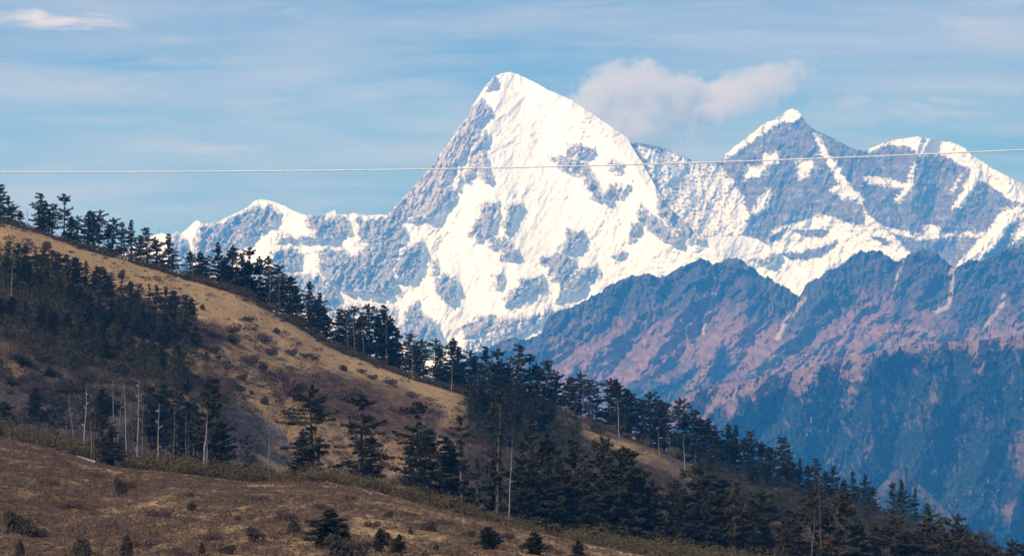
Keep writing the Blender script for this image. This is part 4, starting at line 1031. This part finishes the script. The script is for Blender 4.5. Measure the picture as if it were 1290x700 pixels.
sp = band(-20, 260, 3.5, 860, 930, 1.4, 3.6) + band(560, 1000, 4, 880, 1060, 1.2, 3.2) + band(600, 720, 5, 1060, 1120, 1.5, 3.4) + band(880, 1200, 3.4, 1080, 1150, 1.8, 3.8) + band(560, 1250, 4, 960, 1080, 1.4, 3.2)
scatter('undergrowth', sp, SHRUB_PURPLE, 170, 0.30, 'bare purple-brown scrub on the gully floor and between the trees', 'undergrowth')

def heath_clumps(name, n, Ya, Yb, u0, u1, prob, mat, k, quad, Hlo, Hhi, label):
    rng = np.random.default_rng(len(name) + n)
    u = rng.uniform(u0, u1, n); Y = rng.uniform(Ya, Yb, n)
    z = ground_z(u, Y); x = (u - 645) / F * Y
    keep = prob(u, Y, x, z, rng.random(n)); u, Y, z, x = u[keep], Y[keep], z[keep], x[keep]
    m = len(u); H = rng.uniform(Hlo, Hhi, m) ** 1.0
    a = rng.normal(0, 1, (m, k, 3)); a /= np.linalg.norm(a, axis=2, keepdims=True); a[:, :, 2] = np.abs(a[:, :, 2])
    C = np.stack([x, Y, z], -1)[:, None] + a * H[:, None, None] * np.array([1.25, 1.25, 0.8])
    C = C.reshape(-1, 3); q = len(C)
    al = rng.normal(0, 1, (q, 3)); al[:, 2] += 0.8
    nn = a.reshape(-1, 3) + rng.normal(0, 0.4, (q, 3))
    s = np.repeat(0.6 + 0.5 * H, k)
    v, f = leaf_quads(C, al, nn, rng.uniform(0.6, 1.4, q) * quad * s, rng.uniform(.5, 1.0, q) * quad * .6 * s)
    o = link(name, mesh_np(name, v, f), mat)
    return put(o, label, 'undergrowth', kind='stuff')
def p_mid(u, Y, x, z, r):
    py = 350 - z / Y * F; b_ = py - ip(RIDGE, u)
    d = np.clip(0.05 + 0.5 * sm(14, 110, b_) + 0.55 * fbm(x / 30, Y / 55, 4, 511, 0.6), 0, 1)
    return r < d * 0.8
def p_bush(u, Y, x, z, r):
    py = 350 - z / Y * F; b_ = py - ip(RIDGE, u)
    return r < np.clip(0.02 + 0.35 * sm(10, 90, b_) + 0.9 * fbm(x / 18, Y / 40, 4, 531, 0.6), 0, 1)
def p_fg(u, Y, x, z, r):
    d = np.clip(0.42 + 0.9 * fbm(x / 16, Y / 34, 5, 515, 0.6) - 0.22 * sm(350, 620, u), 0.02, 1)
    return r < d
heath_clumps('heath', 3600, 895, 1155, -20, 880, p_bush, SHRUB_BUSH, 60, 0.24, 0.7, 2.1, 'small dark bushes peppered over the golden hillside')
heath_clumps('heath', 15000, 895, 1162, -20, 880, p_mid, TUFT, 13, 0.30, 0.3, 1.15, 'scattered low brown heath tufts over the golden hillside')
heath_clumps('heath', 22000, 366, 622, -20, 800, p_fg, TUFT, 15, 0.19, 0.15, 0.75, 'low brown heath and tussocks covering the near slope')

# ------------------------------------------------------------------ fallen logs
def log_at(px0, px1, py0, py1, Ya, r, label, twig=True):
    a = np.array(ground_at(px0, find_Y(px0, py0, 500, 628))); b_ = np.array(ground_at(px1, find_Y(px1, py1, 500, 628)))
    c = (a + b_) / 2
    tb = Tubes(); n = 7
    tb.tube([(a + (b_ - a) * i / (n - 1)) - c + np.array([0, 0, r * 1.1 + 0.05 * (i % 2)]) for i in range(n)], [r * (0.55 + 0.6 * i / (n - 1)) for i in range(n)], 7)
    if twig:
        d = (b_ - a)
        p = a + d * 0.8 - c
        tb.tube([p + np.array([0, 0, r]), p + np.array([1.2, 0, -0.1])], [r * .6, r * .2], 5)
    o = link('fallen_log', tb.mesh('fallen_log'), DEADWOOD); o.location = c
    put(o, label, 'log', 'fallen trunks on the near slope')
log_at(97, 121, 576, 584, 612, 0.28, 'long bleached fallen trunk lying beside the rust-brown stump')
log_at(411, 426, 607, 614, 615, 0.16, 'short pale fallen trunk below the olive thicket', False)
log_at(454, 470, 616, 624, 615, 0.16, 'thin pale fallen trunk at the edge of the thicket beneath the tiered fir', False)

# ------------------------------------------------------------------ cable across the sky
CAB = [(-900, 214.5), (-300, 217), (0, 217), (250, 216.4), (500, 214), (640, 211.5), (800, 207.5), (900, 204.5), (1000, 201), (1100, 197), (1200, 193), (1290, 189), (1600, 173), (2200, 132)]
tb = Tubes(); YB = 26.0
uu = np.linspace(-900, 2200, 90)
kk = np.interp(uu, [p[0] for p in CAB], [p[1] for p in CAB])
kk = np.convolve(np.pad(kk, 4, mode='edge'), np.ones(9) / 9, 'valid'); kk[:5] = np.interp(uu[:5], [p[0] for p in CAB], [p[1] for p in CAB]); kk[-5:] = np.interp(uu[-5:], [p[0] for p in CAB], [p[1] for p in CAB])
tb.tube([((u - 645) / F * YB, YB, (350 - k) / F * YB) for u, k in zip(uu, kk)], [0.006] * len(uu), 8)
mc, t, b = new_mat('twisted_steel')
t.links.new(mixc(t, noise_fac(t, 60, 2, 0.5, 0.4, 0.6, (1, 1, 1)), (0.55, 0.55, 0.55), (0.75, 0.75, 0.74)), b.inputs['Base Color'])
b.inputs['Roughness'].default_value = 0.5
cab = link('cable', tb.mesh('cable'), mc)
put(cab, 'thin pale cable strung across the sky in front of the snow peak', 'cable')

# ------------------------------------------------------------------ clouds by the peaks
def cloud(name, px, py, Y, rx, ry, rz, dens, seed, label, tilt=0.0, scale=0.0022, colr=(1, .985, .97)):
    import bmesh
    bm = bmesh.new()
    bmesh.ops.create_icosphere(bm, subdivisions=4, radius=1.0)
    me = bpy.data.meshes.new(name); bm.to_mesh(me); bm.free()
    o = link(name, me)
    o.location = ((px - 645) / F * Y, Y, (350 - py) / F * Y)
    k = Y / F
    o.scale = (rx * k, ry, rz * k)
    o.rotation_euler = (0, tilt, 0)
    m = bpy.data.materials.new(name + '_vapour'); m.use_nodes = True
    t = m.node_tree; t.nodes.remove(t.nodes['Principled BSDF'])
    pv = nnode(t, 'ShaderNodeVolumePrincipled')
    pv.inputs['Color'].default_value = (*colr, 1)
    pv.inputs['Anisotropy'].default_value = 0.3
    pv.inputs['Emission Strength'].default_value = 0.0
    tc_ = nnode(t, 'ShaderNodeTexCoord')
    ln = nnode(t, 'ShaderNodeVectorMath', operation='LENGTH'); t.links.new(tc_.outputs['Object'], ln.inputs[0])
    g = nnode(t, 'ShaderNodeNewGeometry')
    mp = nnode(t, 'ShaderNodeMapping'); mp.inputs['Location'].default_value = (seed * 3.1, 0, seed); mp.inputs['Scale'].default_value = (1, 0.6, 1.2)
    t.links.new(g.outputs['Position'], mp.inputs['Vector'])
    nz = nnode(t, 'ShaderNodeTexNoise'); nz.inputs['Scale'].default_value = scale; nz.inputs['Detail'].default_value = 6; nz.inputs['Roughness'].default_value = 0.66
    t.links.new(mp.outputs[0], nz.inputs['Vector'])
    # density = clamp((noise-0.5)*a + (1-len)*b)
    e = nnode(t, 'ShaderNodeMapRange'); e.inputs[1].default_value = 1.0; e.inputs[2].default_value = 0.35; e.inputs[3].default_value = -0.32; e.inputs[4].default_value = 0.16
    t.links.new(ln.outputs['Value'], e.inputs[0])
    s = nnode(t, 'ShaderNodeMath', operation='ADD'); t.links.new(nz.outputs['Fac'], s.inputs[0]); t.links.new(e.outputs[0], s.inputs[1])
    r = nnode(t, 'ShaderNodeMapRange'); r.inputs[1].default_value = 0.44; r.inputs[2].default_value = 0.80; r.inputs[3].default_value = 0; r.inputs[4].default_value = dens
    t.links.new(s.outputs[0], r.inputs[0])
    t.links.new(r.outputs[0], pv.inputs['Density'])
    t.links.new(pv.outputs[0], t.nodes['Material Output'].inputs['Volume'])
    me.materials.append(m)
    put(o, label, 'cloud', kind='stuff')
    return o
YCL = 36000.0
cloud('cloud', 798, 142, YCL, 178, 1000, 96, 0.0135, 1, 'bright white puff of cloud above the shoulder of the snow peak')
cloud('cloud', 914, 126, YCL, 165, 700, 50, 0.0115, 4, 'long ragged wisp of cloud streaming towards the second peak', radians(-20))
cloud('cloud', 1080, 140, YCL + 1500, 150, 500, 36, 0.0010, 7, 'faint grey veil of cloud behind the second and third summits')

# ------------------------------------------------------------------ air
import bmesh
bm = bmesh.new(); bmesh.ops.create_cube(bm, size=1.0)
me = bpy.data.meshes.new('haze'); bm.to_mesh(me); bm.free()
haze = link('haze', me)
x0, x1, y0, y1, z0, z1 = -27000, 27000, -3000, 34000, VALLEY - 60, 1900
haze.location = ((x0 + x1) / 2, (y0 + y1) / 2, (z0 + z1) / 2); haze.scale = (x1 - x0, y1 - y0, z1 - z0)
mh = bpy.data.materials.new('haze_air'); mh.use_nodes = True
t = mh.node_tree; t.nodes.remove(t.nodes['Principled BSDF'])
pv = nnode(t, 'ShaderNodeVolumePrincipled')
pv.inputs['Color'].default_value = (0.06, 0.405, 1.0, 1)
pv.inputs['Absorption Color'].default_value = (1, 1, 1, 1)
pv.inputs['Density'].default_value = 5.6e-5
pv.inputs['Anisotropy'].default_value = 0.0
t.links.new(pv.outputs[0], t.nodes['Material Output'].inputs['Volume'])
me.materials.append(mh)
put(haze, 'blue air between the near ridge and the mountains', 'haze', kind='stuff')

# ------------------------------------------------------------------ labels that single each tree and shrub out
ORD = ['first', 'second', 'third', 'fourth', 'fifth', 'sixth', 'seventh', 'eighth', 'ninth', 'tenth', 'eleventh', 'twelfth', 'thirteenth', 'fourteenth', 'fifteenth', 'sixteenth', 'seventeenth', 'eighteenth', 'nineteenth', 'twentieth']
def size_word(h):
    return 'tall' if h > 20 else ('short' if h < 13 else 'mid-height')
ZONES = {
    'ridge': [(-99, 44, 'ridge-top clump at the left edge'), (44, 104, 'ridge-top clump against plain blue sky'), (104, 160, 'ridge clump right of the flat-topped sky fir'), (160, 225, 'ridge clump before the low snowy shoulder'), (225, 300, 'ridge clump below the small pointed snow horn'), (300, 352, 'ridge clump below the snowy left shoulder'), (352, 420, 'ridge clump around the dark bare spire'), (420, 494, 'ridge clump before the lower glacier'), (494, 562, 'ridge row before the blue rock foot of the peak'),
              (562, 645, 'ridge row where snow meets brown hills'), (645, 708, 'ridge row rising tallest before the brown hills'), (708, 790, 'ridge row above the golden path-like grass strip'), (790, 870, 'ridge row before the wedge-shaped blue woods'), (870, 960, 'ridge row before the pink-brown spur'), (960, 1060, 'ridge row before the blue forested spur'), (1060, 1115, 'ridge row left of the pointed knoll'), (1115, 1300, 'ridge row in front of the pointed knoll')],
    'ridge front': [(-99, 560, 'ridge wood front beside golden grass'), (560, 720, 'ridge wood front past the grass spur'), (720, 1300, 'ridge wood front above the grass strip')],
    'slope': [(-99, 2000, 'upper slope wood just past the grass spur')],
    'slope low': [(-99, 2000, 'lower slope wood just past the grass spur')],
    'slope right': [(-99, 960, 'slope wood under the pink-brown spur'), (960, 2000, 'slope wood under the blue forested spur')],
    'gully top': [(-99, 110, 'top bank of the gully wood, left half'), (110, 2000, 'top bank of the gully wood, right half')],
    'gully middle': [(-99, 110, 'middle bank of the gully wood, left half'), (110, 2000, 'middle bank of the gully wood, right half')],
    'gully low': [(-99, 110, 'lowest bank of the gully wood, left half'), (110, 2000, 'lowest bank of the gully wood, right half')],
    'gully floor': [(-99, 2000, 'open gully floor beneath the dark wood')],
    'gully': [(-99, 90, 'the gully, left part'), (90, 2000, 'gully behind the thicket')],
    'near': [(-99, 200, 'near crest beside the fallen log'), (200, 330, 'near crest beside the bleached snag'), (330, 430, 'near crest right of the bare grey pole'), (430, 500, 'near crest clump on the golden hill backdrop'), (500, 610, 'near crest grove below the grass spur'), (610, 740, 'near crest grove around the tall ragged firs'), (740, 840, 'near crest grove above the olive bushes'), (840, 940, 'near grove below the grass strip end'), (940, 1050, 'near grove with the rusty flat-topped fir'), (1050, 1150, 'near grove below the pointed knoll'), (1150, 2000, 'last near grove by the bottom right corner')],
    'near back': [(-99, 760, 'shaded row behind the near ragged firs'), (760, 1000, 'shaded row behind the olive bushes'), (1000, 2000, 'shaded row at the bottom right')],
    'near crest': [(-99, 200, 'near crest beside the fallen log'), (200, 500, 'near crest by the olive thicket'), (500, 800, 'near crest within the ragged firs'), (800, 2000, 'near grove at the bottom right')],
    'near grass': [(-99, 2000, 'near grassy slope at the bottom edge')],
}
for zone, segs in ZONES.items():
    for a, b_, where in segs:
        for kind, noun in (('fir', 'fir'), ('snag', 'dead tree')):
            mem = sorted([q for q in TREES if q['zone'] == zone and q['kind'] == kind and a <= q['px'] < b_], key=lambda q: q['px'])
            for i, q in enumerate(mem):
                look = q['form']
                if q['brown']: look = 'rusty-green ' + look
                if kind == 'snag': look = look + ' bare'
                pos = ('alone' if len(mem) == 1 else f'{ORD[i]} from left') + ' in '
                if kind == 'snag' and len(mem) == 1: pos = 'standing alone in '
                put(q['o'], f'{look} {noun}, {pos}{where}', 'tree' if kind == 'fir' else 'dead tree', {'fir': 'firs on the slopes', 'snag': 'dead standing trunks'}[kind])
SLOOK = {'round': 'dark rounded shrub', 'low': 'low dark shrub', 'twiggy': 'purple-brown twiggy shrub', 'broad': 'flat brown shrub', 'olive': 'olive-green shrub', 'cone': 'dark pointed shrub'}
def rows(zone, cells):
    for name_, test in cells:
        mem = [q for q in SHRUBS if q['zone'] == zone and 'done' not in q and test(q)]
        for kind in SLOOK:
            m = sorted([q for q in mem if q['kind'] == kind], key=lambda q: q['px'])
            for i, q in enumerate(m):
                q['done'] = 1
                pos = 'the only one' if len(m) == 1 else f'{ORD[i]} from left'
                put(q['o'], f'{SLOOK[kind]} {name_}, {pos}', 'shrub', 'shrubs dotted over the slopes')
rows('hill', [('high on the golden hill, left third', lambda q: q['px'] < 200 and q['Y'] > 1060), ('lower on the golden hill by the gully wood', lambda q: q['px'] < 215),
              ('high on the golden hill, middle', lambda q: q['px'] < 350 and q['Y'] > 1060), ('midway down the golden hill', lambda q: q['px'] < 350), ('on the golden spur above near firs', lambda q: True)])
rows('far slope', [('beside the golden grass strip', lambda q: q['px'] < 880), ('on the scree below the ridge wood', lambda q: True)])
rows('near', [('on the near slope, left third', lambda q: q['px'] < 280), ('on the near slope, middle third', lambda q: q['px'] < 500), ('on the near slope right of the young fir', lambda q: True)])
